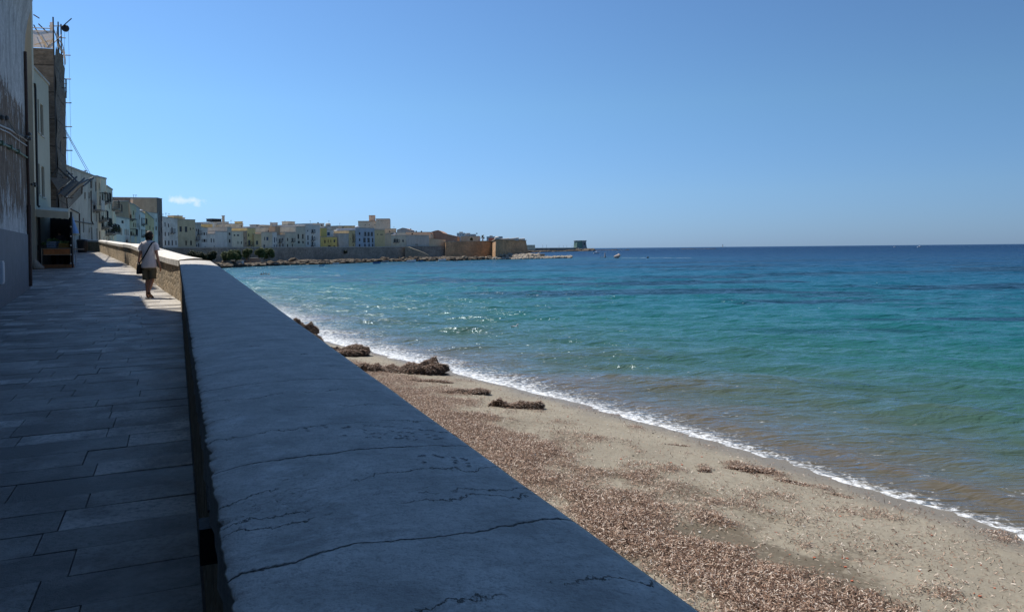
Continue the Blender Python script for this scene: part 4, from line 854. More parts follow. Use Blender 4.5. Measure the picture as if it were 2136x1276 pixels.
b.build('awning', cloth, stall)
for p in (al+Vector((.1, 0)), ar, al+sdv*L_+Vector((.1, 0)), ar+sdv*L_):
    b = MB(); b.box((p.x, p.y, zs+1.25), (.07, .07, 2.5)); b.build('post', M['iron'], stall)
b = MB(); pb = [ar+Vector((-.03, .1)), ar+sdv*L_+Vector((-.03, 0))]; b.prism([(pb[0].x, pb[0].y), (pb[0].x+.03, pb[0].y), (pb[1].x+.03, pb[1].y), (pb[1].x, pb[1].y)], zs+.0, zs+2.3); b.build('side_sheet', plain('dark_tarpaulin', (.03, .033, .04), .6, 6, .2), stall)
b = MB(); pb = [al+sdv*L_, ar+sdv*L_]; b.prism([(pb[0].x, pb[0].y), (pb[1].x, pb[1].y), (pb[1].x, pb[1].y+.03), (pb[0].x, pb[0].y+.03)], zs, zs+2.4); b.build('back_sheet', plain('dark_tarpaulin', (.03, .033, .04)), stall)
for py in (473, 492.5, 511.5, 530.5, 549): b = MB(); q = pt(147.6, py, D0-.05); b.box((q.x, D0-.045, q.z), (.05, .03, .06)); b.build('reflector', M['white'], stall)
orange = plain('orange_board', (.55, .20, .07), .6, 7, .3)
b = MB(); b.box((X_(116.5), D0+.1, pz(116, 525, D0)), (X_(145.5)-X_(86)-.06, .05, .27)); b.build('front_board', orange, stall)
b = MB()
x0, x1 = X_(85.5), X_(146); z0, z1, z2 = zs+.12, pz(116, 531.5, D0), pz(116, 518.5, D0)
for (p, r_) in ((((x0, D0+.04, z0), (x0, D0+.04, z2)), .018), (((x1, D0+.04, z0), (x1, D0+.04, z2)), .018), (((x0, D0+.04, z2), (x1, D0+.04, z2)), .018), (((x0, D0+.04, z1), (x1, D0+.04, z1)), .015)): b.tube(p, r_, 5)
b.build('table_frame', plain('bare_wood_edge', (.42, .33, .24), .7, 8, .2), stall)
b = MB(); b.box(((x0+x1)/2, D0+.65, z2-.03), (x1-x0-.05, 1.1, .05)); b.build('table_top', M['wood'], stall)
b = MB(); b.box((X_(119.5), D0+.02, zs+.08), (X_(150)-X_(89), .3, .16)); b.build('plinth_board', plain('brown_board', (.24, .11, .05), .7, 7, .3), stall)
def crate(px, py, w_, d_, h_, D, mat_, label, prod=None):
    q = pt(px, py, D); root = empty('crate', (q.x, q.y, q.z), label, 'crate'); b = MB(); hw, hd = w_/2, d_/2
    for k in range(3):
        z = q.z+.02+k*h_/3
        b.box((q.x, q.y-hd, z+h_*.12), (w_, .015, h_*.24)); b.box((q.x, q.y+hd, z+h_*.12), (w_, .015, h_*.24)); b.box((q.x-hw, q.y, z+h_*.12), (.015, d_-.02, h_*.24)); b.box((q.x+hw, q.y, z+h_*.12), (.015, d_-.02, h_*.24))
    for sx in (-1, 1):
        for sy in (-1, 1): b.box((q.x+sx*(hw-.02), q.y+sy*(hd-.025), q.z+h_/2), (.025, .025, h_))
    b.box((q.x, q.y, q.z+.008), (w_-.02, d_-.02, .012)); b.build('slats', mat_, root)
    if prod:
        V, Fq = leaves(q.x+rng.uniform(-hw, hw, 160)*.85, q.y+rng.uniform(-hd, hd, 160)*.85, q.z+h_+rng.uniform(-.04, .07, 160), (.08, .16), (.04, .08), .6)
        npmesh('greens', V-np.array(q), Fq, prod, smooth=False, parent=root)
lettuce = foliage('leafy_greens', (.06, .12, .03), (.25, .33, .14))
crate(137, 517, .44, .35, .2, D0+.45, plain('yellow_crate_wood', (.32, .19, .05), .7, 8, .2), 'yellow wooden crate of greens on the stall table by the post', lettuce)
crate(111, 517, .40, .32, .30, D0+.5, plain('pale_blue_crate', (.20, .27, .36), .6, 8, .15), 'pale blue crate on the stall table in front of the vendor', lettuce)
crate(93, 522, .40, .4, .24, D0+.5, plain('dark_crate_wood', (.07, .06, .05), .7, 8, .2), 'dark crate of leafy greens at the left end of the stall', lettuce)
# fallen sack beside the stall
q = pt(80, 561, 33.6); b = MB(); b.loft([(q.x, q.y, zg(33.6)+.0, .24, .2), (q.x+.01, q.y, zg(33.6)+.1, .23, .2), (q.x-.06, q.y, zg(33.6)+.22, .15, .16), (q.x-.12, q.y, zg(33.6)+.36, .08, .1), (q.x-.14, q.y, zg(33.6)+.42, .03, .04)], 14); o = b.build('sack', plain('canvas_sack', (.36, .31, .25), .9, 12, .2, .6), None, True); tag(o, 'slumped pale canvas sack on the paving left of the stall', 'sack')
# closed blue umbrella hanging at the stall corner
ur = empty('parasol', (X_(157, 36), 36, zg(36)), 'closed blue parasol with white fringe at the stall corner', 'parasol')
cx = X_(156.5, 36); b = MB(); zt3, zb3 = pz(152, 452, 36), pz(156, 487, 36)
rings = []
for i in range(9): f_ = i/8; rings.append((X_(152, 36)+(cx-X_(152, 36))*f_+.0, 36, zt3+(zb3-zt3)*f_, .03+.15*f_, .03+.14*f_))
nn = 20; vs = []; fs = []
for (x, y, z, rx, ry_) in rings:
    for k in range(nn): a = 6.283*k/nn; m_ = 1+.16*math.cos(a*8); vs.append((x+rx*m_*math.cos(a), y+ry_*m_*math.sin(a), z))
for i in range(8):
    for k in range(nn): fs.append((i*nn+k, i*nn+(k+1) % nn, (i+1)*nn+(k+1) % nn, (i+1)*nn+k))
b.add(vs, fs); b.build('canopy', plain('blue_cloth', (.25, .42, .72), .8, 5, .12, .2), ur, True)
b = MB(); vs = []; 
for k in range(nn*2):
    a = 6.283*k/(nn*2); m_ = 1+.16*math.cos(a*8); rr_ = .182*m_; b.slab([(cx+rr_*math.cos(a), 36+rr_*.94*math.sin(a), zb3), (cx+rr_*math.cos(a+.15), 36+rr_*.94*math.sin(a+.15), zb3), (cx+rr_*math.cos(a+.13), 36+rr_*.94*math.sin(a+.13), zb3-.09), (cx+rr_*math.cos(a+.02), 36+rr_*.94*math.sin(a+.02), zb3-.09)], .006)
b.build('fringe', plain('cream_fringe', (.6, .6, .45), .8, 9, .1), ur)
b = MB(); b.tube([(X_(151.5, 36), 36, zt3+.2), (cx, 36, zb3), (cx+.04, 36, zg(36))], .02, 6); b.build('shaft', M['white'], ur)
# bin by the long wall
q = pt(172, 515, 66); b = MB(); zb4 = zg(66); b.loft([(q.x, 66, zb4, .30, .30), (q.x, 66, zb4+.3, .34, .34), (q.x, 66, zb4+.95, .4, .38), (q.x, 66, zb4+1.0, .43, .41), (q.x, 66, zb4+1.1, .36, .34), (q.x, 66, zb4+1.14, .1, .1)], 14, e=.6); o = b.build('rubbish_bin', plain('black_plastic', (.02, .022, .025), .4, 9, .1)); tag(o, 'black rounded rubbish bin between the long old house and the end of the parapet', 'bin')

# ------------------------------------------------------------------ houses along the street, seen edge on
def P2(px, D): return (pt(px, 500, D).x, D)
def zt(px, py, D): return pz(px, py, D)
W = {'cream': plaster((0.774, 0.652, 0.478), .25), 'white': plaster((0.850, 0.782, 0.671), .3), 'pale': plaster((0.774, 0.717, 0.619), .25), 'grey': plaster((0.557, 0.502, 0.419), .35), 'ochre': plaster((0.728, 0.538, 0.284), .25), 'olive': plaster((0.677, 0.532, 0.333), .22), 'yellow': plaster((0.651, 0.495, 0.167), .22), 'orange': plaster((0.850, 0.616, 0.271), .22), 'tan': plaster((0.681, 0.516, 0.342), .3), 'pink': plaster((0.850, 0.631, 0.426), .2), 'brick': plaster((0.557, 0.380, 0.245), .35), 'blue': plaster((0.726, 0.672, 0.590), .22), 'sage': plaster((0.642, 0.560, 0.423), .22), 'stone': rubble('old_stone', (.30, .26, .21), (.34, .31, .27), 2.2, .6, .05), 'bluegrey': plaster((0.556, 0.504, 0.434), .3), 'palecream': plaster((0.850, 0.717, 0.516), .22)}
M.update({'w_'+k: v for k, v in W.items()})
old = house('old_house', 'long old weathered house with a sloping roof line, first beyond the scaffold tower', P2(137, 66), P2(204, 80), 4.0, zt(137, 346, 66), plaster((.52, .475, .40), .5), [
    (177.5, 408, 3, 14, 's'), (180, 421, 2.6, 9, 's'), (186, 408, 2.6, 13, 's'), (190.5, 380, 4.5, 26, 's'), (200, 388, 3, 22, 's'), (174, 470, 2.5, 30, 'd'), (186, 480, 2, 9, 's'), (202, 454, 2.6, 14, 's'), (191.5, 487, 2.6, 26, 'd'), (202.5, 490, 2.4, 27, 'd'), (180, 370, 2.4, 9, 's'), (192, 421, 2.2, 7, 's'), (150, 470, 4, 30, 'd'), (152, 400, 4, 16, 's'), (197, 433, 5, 9, 'B')], 7, 'dark', zt(204, 371, 80), big=True, extras=[('antenna', 203, 5, 12, 1.)])
b = MB(); A_, B_ = Vector(P2(137, 66)), Vector(P2(204, 80)); d_ = (B_-A_).normalized(); n_ = Vector((d_.y, -d_.x))
def onold(px, py, o=.06, A_=A_, d_=d_, n_=n_): a = A_+n_*o; u, z = onplane(px, py, a, a+d_); q = a+d_*u; return Vector((q.x, q.y, z))
for pts in (((166, 445), (167, 516)), ((190, 398), (191, 460), (195, 468)), ((150, 460), (172, 464), (196, 468)), ((148, 436), (164, 444))):
    b = MB(); b.tube([onold(x, y) for x, y in pts], .05, 6); b.build('pipe', M['rust'], old)
house('tall_narrow_house', 'brown narrow house with black iron balconies right after the long old house', P2(204.5, 80.6), P2(211.5, 84), 4.2, zt(205, 369, 80.6), W['tan'], [(207, 388, 2, 13, 's'), (209, 416, 3, 14, 'b'), (207.5, 450, 3, 18, 'b'), (208, 492, 2.5, 20, 'd')], 8, 'dark', zt(211.5, 371.5, 84), big=True)
house('cream_balcony_house', 'cream house with planted balconies between the brown narrow house and the corner house', P2(211.8, 84.3), P2(224, 89.5), 4.3, zt(212, 371, 84.3), W['cream'], [(214, 413, 3, 17, 'b'), (219, 430, 3, 3, 's'), (214.5, 462, 5, 24, 'p'), (219.5, 408, 2.3, 18, 's'), (222, 480, 3, 13, 'p'), (217, 500, 2, 14, 'd'), (222, 502, 2, 14, 'd')], 8, 'dark', zt(224, 374, 89.5), big=True)
house('corner_house', 'grey green corner house with tall dark windows ending the sunless street front', P2(224.3, 90), P2(236.5, 98), 4.4, zt(224.3, 389, 90), W['sage'], [(228, 425, 2.2, 20, 's'), (231.5, 414, 2.2, 24, 's'), (234.5, 430, 3, 10, 'b'), (227, 480, 4, 9, 'p'), (233.5, 481, 4, 9, 'p'), (226, 498, 2, 13, 'd'), (229.5, 500, 2, 12, 'd'), (232, 460, 2, 14, 's')], 8, 'dark', zt(236.5, 397, 98), big=True, extras=[('antenna', 236, 4, 7, 1.)])
house('yellow_gable_house', 'thin pale yellow house with a balcony just right of the corner house', P2(237, 101), P2(243, 104), 4.5, zt(237, 433, 101), W['palecream'], [(241.5, 438, 2, 8, 'b'), (241, 455, 3, 3, 's')], 6, 'dark', roof=True)
house('brick_house', 'flat roofed house with bare brick upper wall and stained white lower wall', P2(238, 112), P2(270, 118), 4.6, zt(240, 421, 112), W['brick'], [(272, 450, 3, 8, 's')], 10, 'dark', zt(270, 420.5, 118), extras=[('antenna', 241, 4, 7, 2), ('antenna', 260, 3, 5, 2), ('antenna', 266, 5, 5, 2)])
house('white_low_house', 'stained white house with four dark shutters below the brick wall', P2(240, 108), P2(271, 113.5), 4.6, zt(240, 452, 108), W['pale'], [(251.5, 483, 2, 13, 's'), (254, 483, 2, 15, 's'), (261, 484, 2, 12, 's'), (264, 484, 2, 13, 's'), (267.3, 485, 2, 12, 's'), (256, 463, 5, 6, 's'), (265, 503, 4, 5, 'B')], 4.2, 'dark', zt(271, 458, 113.5))
house('olive_house', 'dull olive house with brown drainpipes left of the slim white balcony house', P2(271.5, 119), P2(285, 128), 4.7, zt(272, 424, 119), W['olive'], [(278.5, 444, 2, 9, 's'), (279, 469, 2.2, 9, 's'), (283.5, 470, 2, 9, 's'), (272.8, 452, 3, 9, 'B'), (279, 492, 2, 13, 's'), (274, 487, 4, 8, 'b')], 8, 'brown', zt(285, 430, 128))
house('grey_slope_house', 'grey house under a small white roof canopy behind the walker', P2(285.3, 129), P2(293, 135), 4.8, zt(285.3, 431, 129), W['bluegrey'], [(291.5, 453, 2, 10, 's'), (288, 470, 1.8, 9, 's'), (291.8, 475, 2, 9, 's')], 8, 'dark', zt(293, 436, 135), extras=[('awning', 287.5, 9, 5, 2.)])
house('slim_white_house', 'slim white house with two iron balconies behind the walker', P2(293.3, 136), P2(303.5, 142), 4.8, zt(293.3, 441, 136), W['white'], [(296, 461, 2.2, 13, 'b'), (300.5, 470, 2, 8, 's'), (296, 485, 2.2, 14, 'b'), (301, 492, 2, 8, 's')], 8, 'dark', zt(303.5, 448, 142), extras=[('room', 297, 6, 11, 4, 'w_white')])
house('ochre_house', 'low ochre house with dark pipes directly behind the head of the walker', P2(303.8, 143), P2(322, 152), 4.9, zt(304, 441, 143), W['ochre'], [(312.8, 475, 2, 8, 's'), (319.5, 477, 1.8, 6, 's')], 8, 'brown', zt(322, 458, 152))
house('domed_house', 'pale house with a small rounded white roof next to the brown tower block', P2(309, 156), P2(329.5, 160), 4.9, zt(309, 443, 156), W['pale'], [(326, 459, 1.6, 8, 's'), (326, 476, 3, 8, 's')], 6, 'dark', zt(329.5, 446, 160), extras=[('tank', 314, 8, 5, 2.)])
twr = house('brown_tower_block', 'tall plain brown block rising above the other street houses', P2(278.5, 170), P2(328.5, 173), 4.9, zt(279, 415, 170), W['brick'], [], 12, 'dark', zt(328, 413.5, 173), extras=[('antenna', 286, 3, 6, 3), ('antenna', 291, 3, 6, 3)])
house('brown_narrow_house', 'dark brown tall narrow house whose front carries pale tall openings, right of the brown block', P2(328.8, 174), P2(339.5, 186), 4.9, zt(328.8, 413.5, 174), plaster((.22, .16, .125), .4), [(332, 447, 2.2, 13, 'g'), (336.8, 430, 1.6, 12, 'g'), (331.8, 468, 2, 10, 'g'), (336.5, 455, 2, 12, 's'), (332.5, 487, 1.8, 10, 's'), (337, 480, 1.8, 12, 's'), (333, 507, 2, 8, 'd')], 11, 'dark', zt(339.5, 415.5, 186))

mb = MB(); mb.prism([(-26.5, 45.0), (-38.5, 65.9), (-46, 65.), (-34, 44.8)], 3., 13.6); mb.build('shading_wing', plaster((.52, .475, .40), .5), old)  # hidden wing added beyond the scaffold, its height set to shade the street
# ------------------------------------------------------------------ sea wall of the old town and the houses on it
DT = [(330, 186), (340, 192), (400, 199), (480, 212), (560, 228), (700, 258), (870, 290), (930, 302), (1030, 318)]
ZW = 5.15
def dt(px, o=0.): return lerp(DT, px)+4.5+o
def town(name, label, x0, x1, yt, mat_, wins=(), o=0., yt1=None, shut='dark', depth=10, extras=(), roofmat=None, z0=ZW-.2, cat='house'):
    D0_, D1_ = dt(x0, o), dt(x1, o); A = P2(x0+.1, D0_); B = P2(x1-.1, D1_)
    return house(name, label, A, B, z0, zt(x0, yt, D0_), W[mat_] if isinstance(mat_, str) else mat_, wins, depth, shut, zt(x1, yt if yt1 is None else yt1, D1_), extras=extras, roofmat=roofmat, cat=cat)
T3 = lambda X, Y, w_, h_, k: (220+X/7.09, 400+Y/7.09, w_/7.09, h_/7.09, k)
T4 = lambda X, Y, w_, h_, k: (420+X/7.12, 440+Y/7.12, w_/7.12, h_/7.12, k)
T5 = lambda X, Y, w_, h_, k: (660+X/7.12, 430+Y/7.12, w_/7.12, h_/7.12, k)
town('white_flat_house', 'white three storey flat house with television aerials right of the brown tower', 340, 371, 452.5, 'white', [T3(882, 485, 14, 62, 's'), T3(934, 500, 14, 55, 's'), T3(885, 625, 16, 58, 's'), T3(936, 625, 14, 50, 's'), T3(985, 565, 16, 85, 'b'), T3(1036, 552, 10, 50, 's'), T3(1060, 555, 8, 50, 's'), T3(887, 755, 18, 70, 's'), T3(938, 757, 20, 65, 's'), T3(988, 755, 18, 75, 's'), T3(1044, 755, 16, 65, 's')], yt1=457, extras=[('antenna', 350.5, 3, 6, 2), ('antenna', 356.5, 4, 8, 2), ('antenna', 363, 3, 7, 2)])
town('olive_yellow_house', 'olive yellow house with two paired windows and thin black drainpipes', 371, 408, 458, 'olive', [T3(1112, 552, 36, 80, 'w'), T3(1192, 555, 36, 82, 'w'), T3(1256, 550, 14, 36, 's'), T3(1297, 543, 14, 14, 's'), T3(1090, 762, 12, 42, 's'), T3(1133, 762, 12, 42, 's'), T3(1193, 757, 20, 68, 's'), T3(1266, 757, 22, 68, 's')], yt1=459, extras=[('room', 381.5, 21, 6.5, 3, 'w_ochre'), ('room', 400, 13, 4, 5, 'w_palecream'), ('antenna', 377, 3, 9, 1)])
town('grey_balcony_house', 'narrow dark grey house with laundry balconies right of the olive yellow one', 408, 420, 466, 'bluegrey', [T3(1346, 565, 12, 36, 's'), T3(1376, 590, 16, 80, 'b'), T3(1350, 690, 12, 45, 'b'), T3(1382, 690, 14, 70, 'g'), T3(1350, 795, 14, 34, 's'), T3(1380, 790, 14, 60, 'd')], yt1=466.5)
town('blue_white_house', 'pale blue house with two rows of brown shutters beside the narrow grey house', 420, 433.5, 474, 'blue', [T3(1430, 625, 12, 40, 's'), T3(1463, 622, 24, 38, 's'), T3(1497, 622, 10, 45, 's'), T3(1430, 722, 16, 46, 's'), T3(1465, 722, 34, 44, 's'), T3(1497, 722, 10, 44, 's'), T3(1476, 815, 14, 22, 's')], yt1=476, shut='brown')
town('terrace_house', 'pale blue grey house with a dark sheltered roof terrace', 433.5, 449, 489, 'pale', [T3(1565, 720, 16, 60, 's'), T3(1604, 722, 14, 55, 's'), T3(1535, 815, 10, 24, 's'), T3(1610, 812, 12, 32, 's')], extras=[('room', 438.5, 11, 10, 3, 'w_bluegrey')])
town('blue_low_house', 'low pale blue house with small paired windows below the rooftop hotel', 449, 474, 483, 'blue', [T3(1655, 675, 20, 12, 's'), T3(1650, 752, 10, 50, 'b'), T3(1707, 712, 8, 50, 's'), T3(1732, 712, 8, 50, 's'), T3(1757, 714, 8, 50, 's'), T3(1780, 714, 8, 50, 's'), T3(1707, 807, 8, 40, 's'), T3(1732, 807, 8, 40, 's'), T3(1757, 808, 8, 38, 's'), T3(1780, 808, 8, 38, 's')], yt1=484)
town('brown_pillar_house', 'grey brown narrow house with rust red windows left of the pale cream one', 474, 483.5, 474.5, 'grey', [T3(1836, 622, 26, 36, 's'), T3(1838, 728, 22, 50, 's')], shut='brown')
town('cream_low_house', 'pale cream low house with a shallow lower annex', 483.5, 507.5, 483, 'palecream', [T4(494, 362, 26, 22, 'w'), T4(545, 362, 34, 22, 'w'), T4(545, 470, 12, 40, 's'), T4(597, 470, 14, 40, 's')])
town('brick_narrow_house', 'narrow faded brick house between the pale cream and the bright orange houses', 507.5, 516, 483, 'brick', [T4(640, 400, 10, 30, 's'), T4(660, 480, 10, 30, 's')])
town('orange_house', 'bright orange yellow house with a dark balcony door', 516, 533, 476, 'orange', [T4(705, 360, 16, 42, 's'), T4(727, 360, 8, 42, 's'), T4(714, 470, 36, 78, 'b'), T4(778, 360, 12, 34, 's'), T4(778, 478, 12, 56, 's'), T4(778, 520, 10, 26, 's')], extras=[('antenna', 518, 3, 5, 3)])
town('ochre_corner_house', 'plain ochre house with one grey shutter right of the orange house', 530.5, 545, 489, 'ochre', [T4(828, 472, 32, 60, 'w')], o=-.9, shut='green')
town('cream_block_house', 'cream block with one blue shuttered window, next to the plain ochre house', 545, 568, 485, 'cream', [T4(940, 412, 14, 52, 's'), T4(982, 412, 30, 52, 's'), T4(935, 520, 26, 36, 'w')], shut='blueshut')
town('blue_slim_house', 'slim pale blue house with tall blue shutters', 568, 578, 484.5, 'blue', [T4(1088, 430, 16, 78, 's'), T4(1116, 425, 12, 55, 's'), T4(1084, 520, 14, 40, 's'), T4(1115, 520, 12, 36, 's')], shut='blueshut')
town('grey_double_house', 'grey green house with four shuttered doors and a brown upper storey', 578, 595, 491, 'grey', [T4(1164, 440, 14, 50, 'b'), T4(1211, 420, 14, 40, 's'), T4(1167, 510, 14, 46, 's'), T4(1212, 508, 14, 46, 's')], extras=[('room', 587, 16, 16, 2.6, 'w_brick')])
town('sage_house', 'dull sage house with a small iron balcony left of the framed cream bay', 595, 617, 485.5, 'sage', [T4(1281, 425, 16, 44, 's'), T4(1352, 428, 16, 50, 'b'), T4(1281, 515, 16, 44, 's'), T4(1352, 510, 14, 44, 's')])
town('framed_house', 'grey green house with four tall dark windows left of the big pale blue block', 617, 637, 473, 'sage', [T4(1441, 378, 22, 70, 's'), T4(1508, 380, 20, 70, 's'), T4(1448, 464, 32, 36, 's'), T4(1510, 464, 20, 36, 's')])
town('big_blue_block', 'tallest pale blue flat block of the waterfront with balconies in the middle', 637, 668, 469.5, 'bluegrey' and 'blue', [T4(1581, 295, 12, 26, 's'), T4(1650, 300, 22, 42, 'b'), T4(1683, 290, 8, 20, 's'), T4(1584, 398, 18, 70, 's'), T4(1648, 400, 18, 70, 'b'), T4(1683, 385, 8, 20, 's'), T4(1585, 480, 18, 46, 's'), T4(1648, 485, 20, 60, 'b'), T4(1740, 465, 6, 10, 's')], yt1=470)
town('yellow_green_house', 'mustard yellow house with pale blue garage doors', 668.5, 703, 494.5, 'yellow', [T4(1836, 455, 18, 46, 's'), T4(1885, 447, 12, 40, 's'), T4(1924, 447, 12, 40, 's'), T4(1977, 447, 26, 40, 'w'), T4(1902, 524, 40, 28, 's'), T4(1975, 526, 24, 26, 's')], shut='brown')
town('mustard_back_house', 'mustard green upper storey rising behind the mustard yellow house', 668.5, 682, 476, 'yellow', [T4(1800, 300, 20, 10, 's')], o=2.5)
town('small_blue_house', 'small faded blue house behind the mustard yellow house', 682, 696, 480.5, 'blue', [T4(1888, 340, 44, 50, 's')], o=2.6, shut='blueshut')
town('plain_grey_house', 'windowless blue grey house with rough wall left of the modern white block', 706.5, 727.5, 487.5, 'bluegrey', [T5(325, 590, 18, 26, 's')], yt1=488)
town('narrow_yellow_house', 'narrow yellow house with brown balcony doors squeezed against the white block', 728, 741, 481, 'ochre', [T5(503, 485, 8, 36, 's'), T5(545, 430, 10, 70, 'b'), T5(547, 505, 10, 50, 'b'), T5(490, 590, 14, 20, 's'), T5(548, 582, 10, 30, 's')], shut='brown')
town('modern_house', 'white modern house with three by three large framed windows', 741.5, 781.5, 475.5, plaster((.46, .48, .51), .08), [T5(643, 408, 22, 36, 's'), T5(643, 500, 22, 38, 's'), T5(643, 582, 22, 34, 's'), T5(727, 415, 32, 62, 'w'), T5(775, 415, 32, 62, 'w'), T5(824, 415, 30, 62, 'w'), T5(714, 506, 36, 70, 'w'), T5(775, 506, 36, 70, 'w'), T5(835, 507, 22, 70, 'w'), T5(722, 580, 20, 44, 's'), T5(783, 580, 18, 44, 's'), T5(836, 580, 18, 44, 's')], yt1=476.5, extras=[('tank', 762, 9, 4, 4)])
town('ochre_gable_house', 'ochre stuccoed house on the sea wall right of the modern white one', 781.5, 803, 480, 'ochre', [T5(912, 420, 10, 26, 's'), T5(968, 421, 40, 12, 'w'), T5(900, 570, 6, 10, 's')], extras=[('chimney', 790, 3, 4, 3)])
town('bare_stone_house', 'windowless bare stone house left of the pale green villa', 803, 816, 488, 'tan', [T5(1090, 372, 12, 12, 's')])
town('green_villa', 'pale green villa with a long balcony on the sea wall', 816, 847, 491.5, 'sage', [T5(1115, 505, 8, 50, 's'), T5(1165, 510, 26, 50, 'b'), T5(1200, 510, 16, 50, 'b'), T5(1287, 515, 20, 34, 's')])
town('long_grey_wall_house', 'long low blank grey building running to the bastion', 847, 895, 491, 'bluegrey', [T5(1478, 572, 8, 30, 'd'), T5(1496, 574, 8, 28, 'd')])
town('stone_store', 'low stone building with one white patch between the grey building and the bastion', 895, 930, 497.5, 'tan', [T5(1700, 452, 50, 8, 's')], yt1=500.5, roofmat=M['tile'])
# second row and skyline: roofs and upper floors seen over the front houses
back = [
 ('orange_flat_house', 'orange flat upper storey behind the pale blue shuttered house', 421, 444, 468, 'orange', 14, [], [('chimney', 438, 3, 3, 3)]),
 ('rooftop_hotel', 'white building with a dark pergola on its roof, highest left of the mast', 446, 478, 463.5, 'white', 22, [(461, 470, 10, 3, 's')], [('room', 461, 24, 5, 3, 'iron')]),
 ('cream_flat_house', 'wide cream flat house right of the mast above the cream low house', 479, 508, 467.5, 'palecream', 16, [(503.5, 471, 2, 6, 's')], [('antenna', 498.5, 3, 7, 3), ('room', 509, 5, 4, 2, 'w_orange')]),
 ('white_terrace_house', 'whitewashed stepped house with roof clutter above the ochre and cream houses', 541, 552, 473, 'white', 18, [], [('room', 546, 10, 3, 3, 'w_bluegrey')]),
 ('grey_attic_house', 'grey house with a glazed attic above the cream block', 552, 578, 475, 'cream', 14, [(563, 482, 8, 4, 'w'), (574, 481, 4, 6, 'w')], [('room', 570, 28, 4, 4, 'w_cream'), ('tank', 570, 4, 3, 3, 'w_bluegrey'), ('tank', 577, 4, 3.5, 3, 'w_bluegrey')]),
 ('twin_turret_house', 'grey house with a small dark chimney turret above the brown upper storey', 578, 595, 473, 'bluegrey', 16, [], [('room', 586.5, 5, 7, 3, 'w_bluegrey'), ('antenna', 575.5, 2, 9, 2)]),
 ('broad_cream_house', 'broad cream house with roof aerials behind the sage house', 596, 632, 470, 'palecream', 18, [(620, 478, 2, 4, 's'), (604, 486, 10, 8, 's')], [('room', 630, 22, 7, 6, 'w_cream'), ('antenna', 623, 4, 9, 6), ('antenna', 636, 5, 8, 7)]),
 ('white_terrace_flats', 'white flats with dark balconies behind the right end of the big blue block', 652, 677, 466.5, 'white', 30, [(671, 470, 4, 3, 's')], [('tank', 676, 3, 2.5, 3, 'iron'), ('antenna', 660, 3, 5, 3)]),
 ('round_roof_house', 'small grey church like house with a rounded roof between tall aerials', 690, 702.5, 472, 'grey', 34, [], [('tank', 696, 11, 6, 3, 'w_grey'), ('antenna', 698, 3, 12, 3)]),
 ('small_orange_house', 'small orange cube on the skyline right of the rounded grey roof', 705, 714, 471.5, 'pink', 36, [], []),
 ('ochre_cube_house', 'ochre cube with a small dark window on the skyline above the windowless house', 718, 741, 471.5, 'ochre', 36, [(723, 479, 2, 4, 's')], [('antenna', 719, 3, 5, 3)]),
 ('white_roofs_house', 'jumbled white terrace roofs above the windowless blue grey house', 696, 727, 484, 'white', 10, [(702, 489, 3, 3, 's')], [('tank', 701, 4, 3, 3), ('tank', 716, 4, 3, 3), ('awning', 708, 7, 3, 2)]),
 ('tan_roof_house', 'tan house with one dark window behind the bare stone house', 803, 827, 477.5, 'tan', 14, [(813, 483, 2, 3, 's')], [('antenna', 829, 2, 4, 2)]),
 ('low_terracotta_house', 'long low house with terracotta roof and white chimney behind the grey building', 846, 898, 484.5, 'pink', 24, [(860, 488, 3, 3, 's'), (840, 490, 8, 3, 'g')], [('chimney', 860, 2, 6, 1), ('tank', 878, 3, 2.5, 3, 'iron'), ('tank', 889, 3, 2.5, 3, 'iron')]),
 ('white_terrace_row', 'low white terraces with awnings above the pale green villa', 824, 850, 489.5, 'white', 9, [(835, 490.5, 8, 2, 's')], [('tank', 833, 8, 2.5, 3), ('chimney', 838, 2, 3, 3)]),
]
for (nm, lb, x0, x1, yt_, mt_, o_, wn, ex) in back: town(nm, lb, x0, x1, yt_, mt_, wn, o=o_, extras=ex, z0=ZW-1)
# chimney mast
D_ = dt(467, 8); mb = MB(); p = P2(466.5, D_); mb.tube([(p[0], p[1], 5.), (p[0], p[1], pz(466, 451, D_))], [.42, .38], 10); mb.tube([(p[0], p[1], pz(466, 451, D_)), (p[0], p[1], pz(466, 449.5, D_))], .5, 10); o = mb.build('chimney_stack', M['w_bluegrey'], None, True); tag(o, 'tall thin grey chimney rising beside the rooftop pergola', 'chimney')
# the pink palace block
cs = empty('palace', (P2(780, 385)[0], 385, 5), 'large plain pink block with a square turret dominating the skyline', 'palace')
def blk(name, x0, x1, yt_, D_, dep, par, mat_, wins=(), rmat=None):
    A = Vector(P2(x0, D_)); B = Vector(P2(x1, D_+(x1-x0)*.03)); d = (B-A).normalized(); n = Vector((d.y, -d.x)); z1 = pz(x0, yt_, D_); hs = []
    for (cx, cy, w_, h_) in wins:
        a = onplane(cx-w_/2, cy, A, B)[0]; b_ = onplane(cx+w_/2, cy, A, B)[0]; hs.append((a, onplane(cx, cy+h_/2, A, B)[1], b_, onplane(cx, cy-h_/2, A, B)[1]))
    m_ = MB(); facade(m_, A, B, 4, z1, hs, .3); P = [A, B, B-n*dep, A-n*dep]
    for i, j in ((1, 2), (2, 3), (3, 0)): m_.face([(P[i].x, P[i].y, 4), (P[j].x, P[j].y, 4), (P[j].x, P[j].y, z1), (P[i].x, P[i].y, z1)])
    o = m_.build(name, mat_, par)
    m_ = MB(); q = [A+n*.15-d*.1, B+n*.15+d*.1, B-n*dep, A-n*dep]; m_.prism([(p.x, p.y) for p in q], z1+.003, z1+.35); m_.build('cornice', M['w_brick'], o)
    for h in hs: window(par, A, B, h, 's', M['dark'], .28)
    return o
